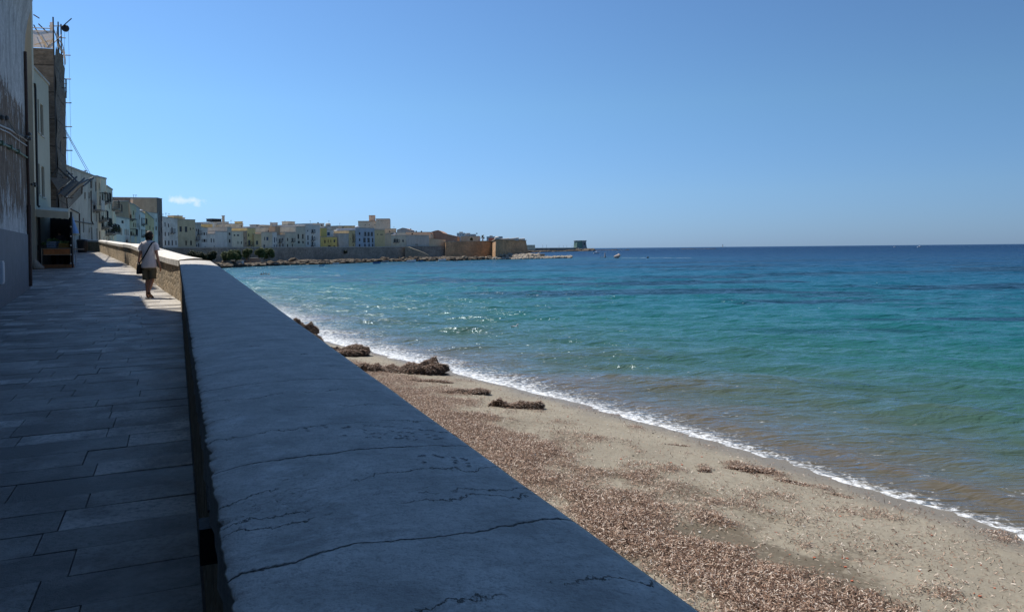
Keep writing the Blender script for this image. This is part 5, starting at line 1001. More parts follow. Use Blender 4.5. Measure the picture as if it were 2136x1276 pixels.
blk('west_block', 747.5, 786, 462.3, 385, 14, cs, W['pink'], ((762, 469, 1.6, 2), (770, 469, 1.6, 1.4), (782, 469, 1.6, 1.4)))
blk('east_block', 784.6, 813, 457.5, 384, 16, cs, W['pink'], ((790, 461, 1.2, 1.2), (795, 461, 1.2, 1.2), (799, 461, 1.2, 1.2)))
blk('turret', 770.2, 782.6, 450.5, 388, 5, cs, W['pink'], ((775.5, 452.5, 1.2, 1),))
# hipped and gabled tiled roofs towards the bastion
def gable(name, label, pts, D_, dep, wallm, roofm, cat='house'):
    """roof outline in the photo at distance D_, given depth; walls below"""
    root = empty(name, (P2(pts[0][0], D_)[0], D_, 5), label, cat); m_ = MB(); v = [pt(x, y, D_) for x, y in pts]; nb = len(v)
    lo = min(v[0].z, v[-1].z)
    m_.add([(p.x, p.y, 4.5) for p in (v[0], v[-1])]+[(p.x, p.y+dep, 4.5) for p in (v[0], v[-1])]+[tuple(p) for p in v]+[(p.x, p.y+dep, p.z) for p in v], [tuple([0, 1]+[4+i for i in range(nb-1, -1, -1)]), tuple([3, 2]+[4+nb+i for i in range(nb)]), (2, 0, 4, 4+nb), (1, 3, 4+2*nb-1, 4+nb-1)])
    m_.build('wall', wallm, root); r = MB()
    for i in range(nb-1):
        a, b_ = v[i]+Vector((0, -.3, .03)), v[i+1]+Vector((0, -.3, .03)); r.slab([a, b_, b_+Vector((0, dep+.4, 0)), a+Vector((0, dep+.4, 0))], -.16)
    r.build('roof', roofm, root); return root
tl = plaster((.42, .27, .19), .35)
gable('hipped_roof_house', 'house with a low hipped tiled roof right of the pink palace', [(828, 480.5), (840, 476), (846, 477), (856, 480.5)], 372, 16, W['grey'], M['tile'])
gable('church_roof', 'broad brown hump of a great tiled roof, highest between palace and bastion', [(884, 491), (897, 485.5), (908, 482), (914, 481), (919, 483.5), (925, 487.5), (940, 490.5), (952, 493.5)], 345, 26, tl, M['tile'], 'church')
gable('red_tiled_house', 'low house with pale red tiled roof below the great tiled roof', [(846, 490.5), (852, 485), (880, 484.5), (898, 485.5), (901, 489)], 338, 12, W['pink'], M['tile'])
# far pale apartment blocks behind the bastion
for i, (nm, lb, x0, x1, yt_, mt_, D_, ex) in enumerate((
 ('pale_flats', 'hazy pale block of flats with stepped top left of the palm', 953, 969, 486.5, 'pale', 470, [('room', 961, 7, 2, 3, 'w_pale')]),
 ('blue_flats', 'long hazy blue roof line of flats right behind the palm', 969, 991, 489, 'blue', 480, [('chimney', 994, 3, 2, 2), ('room', 976, 8, 2, 3, 'w_blue')]),
 ('tan_barracks', 'low tan building on the rampart between the great roof and the palm', 961, 999, 493.2, 'tan', 352, [('chimney', 972, 2, 2, 2)]),
 ('grey_flats', 'low hazy grey block right of the palm', 1015, 1048, 494, 'bluegrey', 470, [('room', 1024, 6, 1.6, 3, 'w_bluegrey')]),
 ('red_shed', 'low rust red building on the rampart right of the palm', 1019, 1038, 496.8, plaster((.40, .15, .10), .2), 350, []))):
    A = P2(x0, D_); B = P2(x1, D_); house(nm, lb, A, B, 4.5, pz(x0, yt_, D_), W[mt_] if isinstance(mt_, str) else mt_, [(x0+(x1-x0)*k, yt_+3.2, 1.4, 1.5, 's') for k in (.2, .45, .7, .88)] if D_ > 400 else [], 14, 'dark', extras=ex)
# the sea wall
M['seawall'] = rubble('sea_wall_stone', (.31, .28, .235), (.30, .27, .23), 3.2, .8, .08, .7, .6)
sw = empty('sea_wall', (P2(560, 228)[0], 228, 0), 'long grey stone sea wall carrying the old town along the bay', 'sea wall')
mb = MB(); px_ = list(range(331, 846, 12))+[845]; F0 = [P2(x, lerp(DT, x)-.6+ (1.2 if 331 < x < 430 else 0)) for x in px_]; F1 = [P2(x, lerp(DT, x)) for x in px_]
for i in range(len(px_)-1):
    B0, B1 = P2(px_[i], lerp(DT, px_[i])+4.4), P2(px_[i+1], lerp(DT, px_[i+1])+4.4)
    mb.hexa([(*F0[i], -.5), (*F0[i+1], -.5), (*B1, -.5), (*B0, -.5)], [(*F1[i], ZW), (*F1[i+1], ZW), (*B1, ZW), (*B0, ZW)])
mb.build('wall_face', M['seawall'], sw); mb = MB()
for i in range(len(px_)-1):
    a, b_ = Vector(F1[i]), Vector(F1[i+1]); mb.prism([(a.x, a.y-.12), (b_.x, b_.y-.12), (b_.x, b_.y+.5), (a.x, a.y+.5)], ZW+.003, ZW+.22)
mb.build('coping', M['sill'], sw)
# its sloping stair ramp, then the lower curtain to the bastion
mb = MB(); a = [(845, 514.5), (851, 514.8), (862, 519), (872, 522.5), (884, 527), (893, 531.5), (897, 535.5)]
v = [pt(x, y, lerp(DT, x)-2.5) for x, y in a]
for p, q in zip(v, v[1:]): mb.hexa([(p.x, p.y-.8, -.5), (q.x, q.y-.8, -.5), (q.x, q.y+5, -.5), (p.x, p.y+5, -.5)], [tuple(p), tuple(q), (q.x, q.y+5, q.z), (p.x, p.y+5, p.z)])
p, q = v[0], pt(838, 514.5, lerp(DT, 838)-2.5)
o = mb.build('stone_ramp', rubble('ramp_stone', (.32, .28, .21), (.31, .28, .22), 3, .6, .06), None); tag(o, 'sloping stone ramp descending at the right end of the sea wall', 'ramp')
mb = MB(); px2 = [843, 870, 900, 929]
for x0, x1 in zip(px2, px2[1:]):
    A, B = P2(x0, lerp(DT, x0)+3), P2(x1, lerp(DT, x1)+3); mb.hexa([(A[0], A[1]-.8, -.5), (B[0], B[1]-.8, -.5), (B[0], B[1]+3, -.5), (A[0], A[1]+3, -.5)], [(*A, ZW+.25), (*B, ZW+.25), (B[0], B[1]+3, ZW+.25), (A[0], A[1]+3, ZW+.25)])
o = mb.build('curtain_wall', M['seawall'], None); tag(o, 'lower dark curtain wall between the stone ramp and the orange bastion', 'wall')
# bastion
M['bastion'] = rubble('bastion_stone', (.56, .345, .19), (.48, .33, .2), 2.8, .8, .1, .6, .7)
bs = empty('bastion', (P2(1036, 305)[0], 305, 0), 'big weathered orange stone bastion standing out into the bay', 'bastion')
pl = [(927, 303, 502.5), (1000, 316, 503.5), (1028.5, 321, 503.8)]; zbt = pz(1036, 500, 305)
TP = [P2(927, 303), P2(1028.5, 321)]
mb = MB()
def batter(a, b, z0, z1a, z1b, ba=1.1):
    A, B = Vector(a), Vector(b); d = (B-A).normalized(); n = Vector((d.y, -d.x)); mb.face([(A.x+n.x*ba, A.y+n.y*ba, z0), (B.x+n.x*ba, B.y+n.y*ba, z0), (B.x, B.y, z1b), (A.x, A.y, z1a)])
zl = pz(1000, 503.5, 316)
A1, A2 = P2(927, 303), P2(1028.5, 321); mb.hexa([(A1[0], A1[1]-1.2, -.5), (A2[0], A2[1]-1.2, -.5), (A2[0], A2[1]+18, -.5), (A1[0]-4, A1[1]+18, -.5)], [(A1[0]+.6, A1[1], zl-.2), (A2[0], A2[1], zl), (A2[0], A2[1]+18, zl), (A1[0]-4, A1[1]+18, zl)])
C1, C2 = P2(1034.5, 305), P2(1097, 327); C0 = P2(1026.5, 322.5)
ex_ = lambda p, dx, dy: (p[0]+dx, p[1]+dy)
b4 = [(*ex_(C0, -.8, -.3), -.5), (*ex_(C1, -.3, -1.2), -.5), (*ex_(C2, 1.5, -1.0), -.5), (*ex_(C2, 1.5, 30), -.5), (*ex_(C0, -.8, 30), -.5)]
t4 = [(*C0, zbt-.5), (*C1, zbt), (*C2, zbt-.3), (*ex_(C2, 0, 30), zbt-.3), (*ex_(C0, 0, 30), zbt-.5)]
mb.add(b4+t4, [(4, 3, 2, 1, 0), (5, 6, 7, 8, 9)]+[(i, (i+1) % 5, 5+(i+1) % 5, 5+i) for i in range(5)])
mb.build('rampart', M['bastion'], bs)
mb = MB()
def strip(P_, z, h_, o_):
    for a, b_, za, zb2 in P_:
        A, B = Vector(a), Vector(b_); d = (B-A).normalized(); n = Vector((d.y, -d.x)); mb.hexa([(A.x+n.x*o_, A.y+n.y*o_, za), (B.x+n.x*o_, B.y+n.y*o_, zb2), (B.x-n.x*.5, B.y-n.y*.5, zb2), (A.x-n.x*.5, A.y-n.y*.5, za)], [(A.x+n.x*o_, A.y+n.y*o_, za+h_), (B.x+n.x*o_, B.y+n.y*o_, zb2+h_), (B.x-n.x*.5, B.y-n.y*.5, zb2+h_), (A.x-n.x*.5, A.y-n.y*.5, za+h_)])
strip([(A1, A2, zl-.2, zl), (C0, C1, zbt-.5, zbt), (C1, C2, zbt, zbt-.3)], 0, .3, .35); mb.build('cornice', rubble('cornice_stone', (.45, .38, .28), (.4, .35, .27), 2, .5), bs)
mb = MB(); q = pt(1036.5, 498, 306); mb.loft([(q.x, q.y, zbt+.28, 1.1, 1.1), (q.x, q.y, zbt+.9, 1.0, 1.0), (q.x, q.y, zbt+1.2, .6, .6), (q.x, q.y, zbt+1.35, .15, .15)], 12); mb.build('sentry_cap', M['sill'], bs)
for (x0, x1, y0, y1, D_) in ((1040, 1062, 499.5, 497, 314), (1060, 1082, 499, 495.5, 318), (1070, 1095, 499.8, 497.3, 324)):
    mb = MB(); a, b_ = pt(x0, y0, D_), pt(x1, y0, D_); m_ = pt((x0+x1)/2, y1, D_); mb.prism([(a.x, a.y), (b_.x, b_.y), (b_.x, b_.y+6), (a.x, a.y+6)], zbt-.3, [a.z+.2, m_.z, m_.z+.2, a.z+.3]); mb.build('gun_platform', M['sill'], bs)

# ------------------------------------------------------------------ trees
def tree(name, label, px, py_base, D_, wpx, hpx, kind='foliage', cat='tree', n=7500, group=None, leaf=(.12, .26)):
    b = pt(px, py_base, D_); Rw = wpx*D_/F/2; Hh = hpx*D_/F; root = empty(name, b, label, cat, group); m_ = MB()
    for k in range(4):
        a = k*1.7+px; e_ = Vector((math.cos(a)*Rw*.55, math.sin(a)*Rw*.4, Hh*.62)); m_.tube([b+Vector((0, 0, -.3)), b+e_*.4+Vector((0, 0, .1*Hh)), b+e_], [Hh*.05, Hh*.035, Hh*.012], 6)
    m_.build('trunk', M['wood'], root)
    cl = 9; cc = [(rng.uniform(-.62, .62), rng.uniform(-.5, .5), rng.uniform(.28, .74), rng.uniform(.34, .5)) for _ in range(cl)]
    idx = rng.integers(0, cl, n); ca = np.array(cc)[idx]; th = rng.uniform(0, 6.283, n); ph = np.arccos(rng.uniform(-1, 1, n)); rr_ = ca[:, 3]*rng.uniform(.55, 1.05, n)
    x = (ca[:, 0]+rr_*np.sin(ph)*np.cos(th))*Rw; y = (ca[:, 1]+rr_*np.sin(ph)*np.sin(th))*Rw*.8; z = (ca[:, 2]+rr_*np.cos(ph)*.62)*Hh
    z = np.clip(z, .06*Hh, 1.04*Hh)
    V, Fq = leaves(x, y, z, leaf, (leaf[0]*.45, leaf[1]*.4), .9)
    npmesh('crown', V, Fq, M[kind], smooth=False, parent=root)
TG = 'tamarisk trees in front of the sea wall'
tree('tamarisk_tree', 'dark tamarisk tree leftmost under the sea wall, just above the parapet bend', 412, 548, 190, 46, 27, 'foliage_dark', group=TG)
tree('tamarisk_tree', 'dark green tamarisk overlapping the sea wall left of the white slipway', 436, 548, 193, 34, 26, 'foliage_dark', group=TG)
tree('tamarisk_tree', 'green tamarisk with a rounded crown behind the white slipway', 478, 546, 202, 32, 27, group=TG)
tree('tamarisk_tree', 'sunlit small tamarisk second from the left of the bright group', 492, 544, 204, 24, 25, group=TG)
tree('tamarisk_tree', 'pale green tamarisk left in the close row of three', 519, 541, 214, 26, 24, group=TG)
tree('tamarisk_tree', 'bushy green tamarisk in the middle of the close row of three', 541, 541, 217, 30, 25, group=TG)
tree('tamarisk_tree', 'wide green tamarisk ending the close row of three on the right', 562, 541, 220, 30, 24, group=TG)
tree('caper_bush', 'small dark caper bush hanging on the sea wall face under the white modern house', 721, 529, 260.5, 9, 8, 'foliage_dark', 'bush', 500)
tree('round_tree', 'small dark round tree on the rampart left of the palm', 983, 504, 330, 7, 9, 'foliage_dark', n=700)
# palm
pb = pt(1007, 504, 329); pr = empty('palm_tree', pb, 'single palm tree standing on top of the bastion rampart', 'palm'); m_ = MB(); hp = 1.9
m_.tube([pb+Vector((0, 0, -.3)), pb+Vector((.05, 0, hp))], [.28, .22], 8); m_.build('trunk', M['wood'], pr); m_ = MB()
for k in range(46):
    a = k*2.399; el_ = random.uniform(-.5, 1.3); L_ = random.uniform(1.2, 1.6); prev = pb+Vector((0, 0, hp)); dirv = Vector((math.cos(a)*math.cos(el_), math.sin(a)*math.cos(el_), math.sin(el_))); sd_ = Vector((-math.sin(a), math.cos(a), 0))*.11
    for j in range(4):
        nx = prev+dirv*(L_/4); dirv = (dirv+Vector((0, 0, -.28))).normalized(); w0, w1 = (.4+.9*math.sin(math.pi*(j+.3)/4)), (.4+.9*math.sin(math.pi*(j+1.3)/4)) if j < 3 else .1
        m_.face([prev-sd_*w0, prev+sd_*w0, nx+sd_*w1, nx-sd_*w1]); prev = nx
m_.build('crown', M['foliage_dark'], pr)

# ------------------------------------------------------------------ far shore: rock shelf, breakwater, slipway
FARW = [(380, 566), (459, 559), (520, 556), (600, 553), (690, 551), (760, 547.5), (830, 545.5), (900, 544.5), (960, 543.2), (1030, 541), (1100, 539.8), (1128, 539.3)]
nu, nv = 900, 34; pxs = np.linspace(382, 1127, nu); V = np.zeros((nu, nv, 3))
for i, px in enumerate(pxs):
    w_ = gp(px, lerp(FARW, px), 0); Db = lerp(DT+[(1036, 306), (1097, 328), (1130, 345)], px)+.8; b_ = P2(px, max(Db, w_.y+7))
    for j in range(nv):
        s_ = j/(nv-1); q = Vector((w_.x, w_.y+.5)).lerp(Vector(b_), s_); V[i, j] = (q.x, q.y, s_)
S_ = V[:, :, 2]; x, y = V[:, :, 0], V[:, :, 1]; pxg = np.repeat(pxs[:, None], nv, 1)
rg = 1-np.abs(2*fbm(x*.22, y*.35, 5, 91)-.95)*2; rocky = np.clip(vnoise(pxg/40, S_*0, 14)*1.3+.25, .3, 1)
z = -.4+1.3*np.clip(S_*3.2, 0, 1)**.8*.75+rg*1.0*rocky*np.clip(S_*5, .2, 1)*np.clip((1.35-S_), .3, 1)
V[:, :, 2] = z
t = NT('shore_rock'); n1 = t.noise(t.pos, .5, 5, .65); n2 = t.noise(t.pos, 2.5, 5, .7); zz = t.sep(t.pos)[2]
c = t.ramp(n1, [(.42, (.055, .044, .034)), (.62, (.22, .185, .14))]); c = t.mix(t.ramp(n2, [(.35, .8), (.55, 0.)]), c, (.05, .04, .032))
c = t.mix(t.ramp(t.math('ADD', zz, t.math('MULTIPLY', n1, .6)), [(.25, 1.), (.75, 0.)]), c, (.035, .03, .024)); M['rock'] = t.fin(c, .95, t.bump(n2, .9, .25), .15)
o = npmesh('rocky_shore', V.reshape(-1, 3), gridfaces(nu, nv), M['rock'], smooth=False); tag(o, kind='structure')
def rockmesh(mb, x, y, z, r, sq=.6, seed=0):
    rs = random.Random(seed); n = 7; rings = [(-.5, .75), (0, 1.), (.45, .8), (.8, .42)]; vs = []; fs = []
    for (h_, k) in rings:
        for i in range(n): a = 6.283*i/n+seed; rr_ = r*k*rs.uniform(.72, 1.2); vs.append((x+rr_*math.cos(a), y+rr_*math.sin(a), z+h_*r*sq*rs.uniform(.8, 1.2)))
    for j in range(3):
        for i in range(n): fs.append((j*n+i, j*n+(i+1) % n, (j+1)*n+(i+1) % n, (j+1)*n+i))
    fs.append(tuple(range(3*n, 4*n))); mb.add(vs, fs)
mb = MB()
for i in range(430):
    px = random.uniform(455, 1128); w_ = gp(px, lerp(FARW, px)); dy = random.uniform(1, 4.5) if random.random() < .6 else random.uniform(1, 9)
    p = P2(px, w_.y+dy); rockmesh(mb, p[0], p[1], .15+max(0, dy)*.13, random.choice((.25, .35, .5, .8, 1.1, 1.5))*random.uniform(.7, 1.1), random.uniform(.35, .7), i)
o = mb.build('shore_boulders', M['rock']); tag(o, 'jumbled boulders along the foot of the sea wall', 'boulders', kind='stuff')
mb = MB(); BW = [(1000, 539), (1060, 537), (1120, 536), (1160, 536.5), (1190, 537.6)]
M['pale_rock'] = plain('pale_breakwater_rock', (.30, .26, .205), .95, 1.2, .45, .7)
for i in range(420):
    px = random.triangular(1005, 1190, 1090); yb = lerp([(1000, 541.6), (1100, 540), (1190, 538.2)], px); w_ = gp(px, yb); dy = random.uniform(0, 12)*(1 if px < 1130 else .5); hmax = 1.8 if 1040 < px < 1125 else .45
    p = P2(px, w_.y+dy); rockmesh(mb, p[0], p[1], min(dy*.3, hmax)*random.uniform(.5, 1), random.uniform(.5, 1.15), .7, i+1000)
o = mb.build('breakwater', M['pale_rock']); tag(o, 'low breakwater of pale and dark boulders running out from the bastion foot', 'breakwater', kind='stuff')
def simplebox(name, label, cat, x0, x1, yt_, yb, D_, dep, mat_, parent=None, cap=None):
    A, B = P2(x0, D_), P2(x1, D_); z0, z1 = pz(x0, yb, D_), pz(x0, yt_, D_); root = empty(name, (A[0], A[1], z0), label, cat); m_ = MB(); m_.box(((A[0]+B[0])/2, D_+dep/2, (z0+z1)/2-.3), (B[0]-A[0], dep, z1-z0+.6)); m_.build('body', mat_, root)
    m_ = MB(); m_.box(((A[0]+B[0])/2, D_+dep/2, z1+.06), (B[0]-A[0]+.3, dep+.3, .12)); m_.build('cap', cap or M['sill'], root); return root
simplebox('concrete_block', 'square concrete block among the breakwater boulders', 'concrete block', 1113, 1136, 530.4, 535.6, 322, 4, plain('old_concrete', (.27, .235, .18), .95, 1.5, .25), cap=plain('old_concrete', (.27, .235, .18)))
simplebox('slipway_wall', 'low pale slipway wall on the far beach below the tamarisks', 'low wall', 462, 504, 544.4, 549, 205, 1.5, plain('pale_concrete', (.42, .43, .43), .9, 2, .15))
simplebox('beach_terrace', 'low terracotta coloured terrace wall on the far beach', 'low wall', 511, 544, 539, 543, 216, 2, plain('terracotta_render', (.36, .26, .2), .9, 2, .2))
simplebox('harbour_house', 'low tan flat building at the start of the causeway, right behind the bastion', 'building', 1099, 1116, 511.2, 520, 800, 22, W['tan'], cap=W['tan'])
# ------------------------------------------------------------------ causeway, watch tower, reefs
M['farstone'] = rubble('causeway_stone', (.26, .235, .20), (.30, .28, .25), .5, .5, .2, .7, .6)
mb = MB(); A, B = P2(1094, 840), P2(1200, 1110); mb.hexa([(A[0], A[1], -1), (B[0], B[1], -1), (B[0]+5, B[1]+14, -1), (A[0]+5, A[1]+14, -1)], [(A[0], A[1]+1, pz(1094, 517.3, 840)), (B[0], B[1]+1, pz(1200, 516.6, 1110)), (B[0]+5, B[1]+14, pz(1200, 516.6, 1110)), (A[0]+5, A[1]+14, pz(1094, 517.3, 840))])
o = mb.build('causeway', M['farstone']); tag(o, 'long low stone causeway leading out to the watch tower', 'causeway')
mb = MB()
for i in range(260):
    f_ = random.random(); px = 1096+f_*146; D_ = 815+f_*300; p = P2(px, D_+random.uniform(-12, 4)); rockmesh(mb, p[0], p[1], random.uniform(-.2, .9), random.uniform(1.5, 4.2), .35, i+3000)
for i in range(60):
    px = random.triangular(1182, 1240, 1212); p = P2(px, 1104+random.uniform(-6, 6)); rockmesh(mb, p[0], p[1], random.uniform(0, 2.), random.uniform(2, 5), .5, i+3500)
o = mb.build('causeway_rocks', M['rock']); tag(o, 'dark rocks along the foot of the causeway', 'rocks', kind='stuff')
TX, TD = P2(1210.5, 1130); zb_ = pz(1210, 517.5, 1130); ztw = pz(1210, 501.6, 1130); tw = empty('watch_tower', (TX, TD, zb_), 'squat eight sided stone watch tower, half wrapped in green netting, at the causeway end', 'tower')
def octo(rings, m_, rot=.3):
    vs = []; fs = []
    for (r_, z_) in rings:
        for k in range(8): a = 6.283*k/8+rot; vs.append((TX+r_*math.cos(a), TD+r_*math.sin(a), z_))
    for j in range(len(rings)-1):
        for k in range(8): fs.append((j*8+k, j*8+(k+1) % 8, (j+1)*8+(k+1) % 8, (j+1)*8+k))
    fs.append(tuple(range((len(rings)-1)*8, len(rings)*8))); m_.add(vs, fs)
b = MB(); octo([(12.5, -1), (11.6, zb_-1), (10.4, zb_+.5), (9.6, zb_+4), (9.0, ztw-1.6)], b); b.build('tower_wall', plaster((.30, .32, .31), .4), tw)
b = MB(); octo([(9.9, ztw-1.6), (9.9, ztw), (9.2, ztw+.01), (9.2, ztw-.4)], b); b.build('parapet', W['grey'], tw)
b = MB(); vs = []
for z_, r_ in ((zb_+.6, 10.7), (zb_+4, 10.), (ztw-1.7, 9.5), (ztw-.2, 10.2)):
    for k in (3, 4, 5, 6): a = 6.283*k/8+.3-.12; vs.append((TX+r_*math.cos(a), TD+r_*math.sin(a), z_))
b.add(vs, [(j*4+k, j*4+k+1, (j+1)*4+k+1, (j+1)*4+k) for j in range(3) for k in range(3)]); b.build('green_netting', plain('green_net', (.12, .19, .15), .9, .8, .35), tw)
b = MB(); b.box((TX+5.5, TD-7.6, zb_+6), (1.2, .8, 2.2)); b.build('opening', M['dark'], tw)
for i, px in enumerate((1132, 1140, 1166, 1175, 1182, 1193)):
    D_ = 880+i*40; p = P2(px, D_); zb2 = pz(px, 516.6, D_); hh_ = 3.2; nm = ('leftmost', 'second', 'third', 'fourth', 'fifth', 'sixth and last')[i]
    r_ = empty('street_lamp', (p[0], p[1], zb2), 'thin lamp post on the causeway, %s from the left' % nm, 'street lamp', 'lamp posts on the causeway'); b = MB(); b.tube([(p[0], p[1], zb2-.4), (p[0], p[1], zb2+hh_)], .12, 5); b.build('pole', M['pole'], r_); b = MB(); b.loft([(p[0], p[1], zb2+hh_, .12, .12), (p[0], p[1], zb2+hh_+.35, .42, .42), (p[0], p[1], zb2+hh_+.7, .1, .1)], 8); b.build('lamp_head', M['plastic_w'], r_)
def reef(px0, px1, yw, D_, hm, n_, label, seed):
    mb = MB()
    for i in range(n_):
        f_ = random.random(); px = px0+(px1-px0)*f_; p = P2(px, D_+random.uniform(-5, 5)); rockmesh(mb, p[0], p[1], -.3, random.uniform(1.6, 4.), hm*(.35+.9*vnoise(np.array([f_*6.+seed]), np.array([.5]), 3)[0]), i+seed)
    o = mb.build('reef', M['darkrock']); tag(o, label, 'reef')
M['darkrock'] = plain('wet_dark_rock', (.035, .035, .035), .8, .6, .4, .5)
reef(1226, 1311, 522, 1340, .5, 90, 'low dark reef stretching right from the watch tower', 10); reef(1422, 1494, 519.6, 1560, .5, 90, 'low dark reef alone near the horizon', 50)
def bigrock(name, label, px, py, wpx, hpx, seed, mat_, skew=0.):
    w_ = gp(px, py); D_ = w_.y; r_ = wpx*D_/F/2; Hh = hpx*D_/F; n = 16; vs = []; fs = []; rs = random.Random(seed)
    pr_ = [(-.3, .55), (0, .62), (.25, .88), (.5, 1.), (.75, .8), (.95, .45), (1.02, .12)]
    for (h_, k) in pr_:
        for i in range(n): a = 6.283*i/n; q = r_*k*(1+.14*math.sin(a*3+seed)+rs.uniform(-.07, .07)); vs.append((w_.x+q*math.cos(a)+skew*h_*r_, w_.y+q*math.sin(a)*.8, h_*Hh*(1+skew*.45*math.cos(a))))
    for j in range(len(pr_)-1):
        for i in range(n): fs.append((j*n+i, j*n+(i+1) % n, (j+1)*n+(i+1) % n, (j+1)*n+i))
    fs.append(tuple(range((len(pr_)-1)*n, len(pr_)*n))); mb = MB(); mb.add(vs, fs); o = mb.build(name, mat_); tag(o, label, 'rock')
bigrock('sea_rock', 'big pale rock with an undercut foot standing alone in the sea', 1286.5, 538, 13.5, 8, 4, plain('pale_sea_rock', (.36, .29, .24), .9, .9, .4, .7), .35)
bigrock('sea_rock', 'small dark rock awash right of the big pale one', 1351, 538, 5, 2.6, 8, M['darkrock'])
q = gp(1262, 537); pr = empty('sea_marker', q, 'slender stone pillar rising from a low rock in the sea', 'marker'); b = MB(); b.loft([(q.x, q.y, .1, .42, .42), (q.x, q.y, .7, .32, .32), (q.x, q.y, 1.5, .2, .2), (q.x, q.y, 2.0, .16, .16), (q.x, q.y, 2.15, .05, .05)], 8); b.build('pillar', plain('marker_stone', (.33, .29, .27), .9, 2, .2), pr); b = MB()
for i in range(9): rockmesh(b, q.x-1.9+i*.33, q.y+.1*(i % 3), -.05, .42, .5, i+77)
b.build('base', M['darkrock'], pr)
for i, (px, D_, h_, lb) in enumerate(((1507.5, 5200, 17.5, 'tiny lighthouse on the horizon above the lone reef'),)):
    p = P2(px, D_); r_ = empty('lighthouse', (p[0], p[1], 0), lb, 'lighthouse'); b = MB(); b.loft([(p[0], p[1], -1, 3.2, 3.2), (p[0], p[1], 2, 2.6, 2.6), (p[0], p[1], h_*.85+2, 1.9, 1.9)], 10); b.build('tower_body', W['grey'], r_); b = MB(); b.loft([(p[0], p[1], h_*.85+2, 2.2, 2.2), (p[0], p[1], h_+2, 1.6, 1.6), (p[0], p[1], h_+3.4, .3, .3)], 10); b.build('lantern_room', M['dark'], r_)

# ------------------------------------------------------------------ boats
def boat(label, px, py, wpx, col, rz=0., inner=None, cabin=False, outboard=False):
    w_ = gp(px, py+(2.2 if py > 540 else 0)); L = wpx*w_.y/F; Bm = L*.36; Hh = L*.2; root = empty('boat', (w_.x, w_.y, 0), label, 'boat', 'small boats moored along the rocky shore' if not cabin else None)
    n = 11; V = []; cr, sr = math.cos(rz), math.sin(rz)
    def T(x, y, z): return (w_.x+x*cr-y*sr, w_.y+x*sr+y*cr, z)
    vs = []; fs = []; st = []
    for i in range(n):
        s_ = i/(n-1); x = (s_-.5)*L; hb = Bm/2*(1-max(0, (s_-.45)/.55)**2.2)*(.86+.14*min(1, s_*3)); kz = -.12*Hh+.55*Hh*max(0, (s_-.7)/.3)**2; sh = Hh*(1+.45*s_**2)
        row = [T(x, -hb, sh), T(x, -hb*.82, Hh*.35), T(x, -hb*.3, kz), T(x, hb*.3, kz), T(x, hb*.82, Hh*.35), T(x, hb, sh)]; inn_ = [T(x*.97, hb*.86, sh-.01), T(x*.95, hb*.6, Hh*.3), T(x*.95, -hb*.6, Hh*.3), T(x*.97, -hb*.86, sh-.01)]; vs += row+inn_
    for i in range(n-1):
        for k in range(10): fs.append((i*10+k, (i+1)*10+k, (i+1)*10+(k+1) % 10, i*10+(k+1) % 10))
    fs += [tuple(range(10)), tuple(range((n-1)*10, n*10))[::-1]]
    b = MB(); b.add(vs, fs); b.build('hull', col, root, False)
    for f_ in (-.22, .12): b = MB(); b.hexa([T(f_*L-.1, -Bm*.4, Hh*.75), T(f_*L+.1, -Bm*.4, Hh*.75), T(f_*L+.1, Bm*.4, Hh*.75), T(f_*L-.1, Bm*.4, Hh*.75)], [T(f_*L-.1, -Bm*.4, Hh*.82), T(f_*L+.1, -Bm*.4, Hh*.82), T(f_*L+.1, Bm*.4, Hh*.82), T(f_*L-.1, Bm*.4, Hh*.82)]); b.build('seat', M['wood'], root)
    if cabin:
        b = MB(); b.hexa([T(-L*.1, -Bm*.32, Hh*.9), T(L*.25, -Bm*.25, Hh), T(L*.25, Bm*.25, Hh), T(-L*.1, Bm*.32, Hh*.9)], [T(-L*.08, -Bm*.28, Hh*1.9), T(L*.12, -Bm*.2, Hh*1.9), T(L*.12, Bm*.2, Hh*1.9), T(-L*.08, Bm*.28, Hh*1.9)]); b.build('cabin', M['plastic_w'], root)
    if outboard:
        b = MB(); p = T(-L*.52, 0, Hh*.9); b.box(p, (.28, .3, .55), rz); b.build('outboard_motor', M['iron'], root)
BL = plain('blue_boat_paint', (.04, .13, .28), .4, 8, .15); WH = M['plastic_w']; GR = plain('grey_boat_paint', (.25, .27, .3), .5, 8, .15); TQ = plain('sky_blue_boat_paint', (.08, .24, .38), .4, 8, .1)
boat('sky blue dinghy at the left end of the flat rock platform', 671.5, 552.6, 12, TQ, .1)
boat('white dinghy drawn up in front of the flat rock platform', 701, 549, 13, WH, .1)
boat('dark blue rowing boat moored alone below the white modern house', 786, 547.8, 15.5, BL, .12)
boat('grey and white boat just right of the dark blue rowing boat', 804, 544.8, 14, GR, .05, outboard=True)
boat('white boat moored below the stone ramp', 858, 544.6, 19, WH, .05, outboard=True)
boat('small dark boat right of the white one below the ramp', 878, 543.6, 10, BL, .1)
boat('small grey boat moored below the low curtain wall', 891, 541.8, 9, GR, 0)
boat('white open boat moored below the left end of the orange bastion', 922, 542, 16, WH, .05)
boat('dark grey boat right of the white open one below the bastion', 951, 542.2, 12, plain('charcoal_boat_paint', (.05, .055, .06), .5, 8, .2), .05)
boat('white motor boat on open water right of the watch tower', 1244.5, 528.6, 13, WH, .15, cabin=True, outboard=True)
boat('far white motor boat near the horizon, right of its twin', 1918, 515.8, 9, WH, 0, cabin=True)
boat('far small white motor boat near the horizon, left of its twin', 1866, 515.6, 5, WH, 0, cabin=True)
q = gp(590, 545.3, .9); b = MB(); L = 16*q.y/F
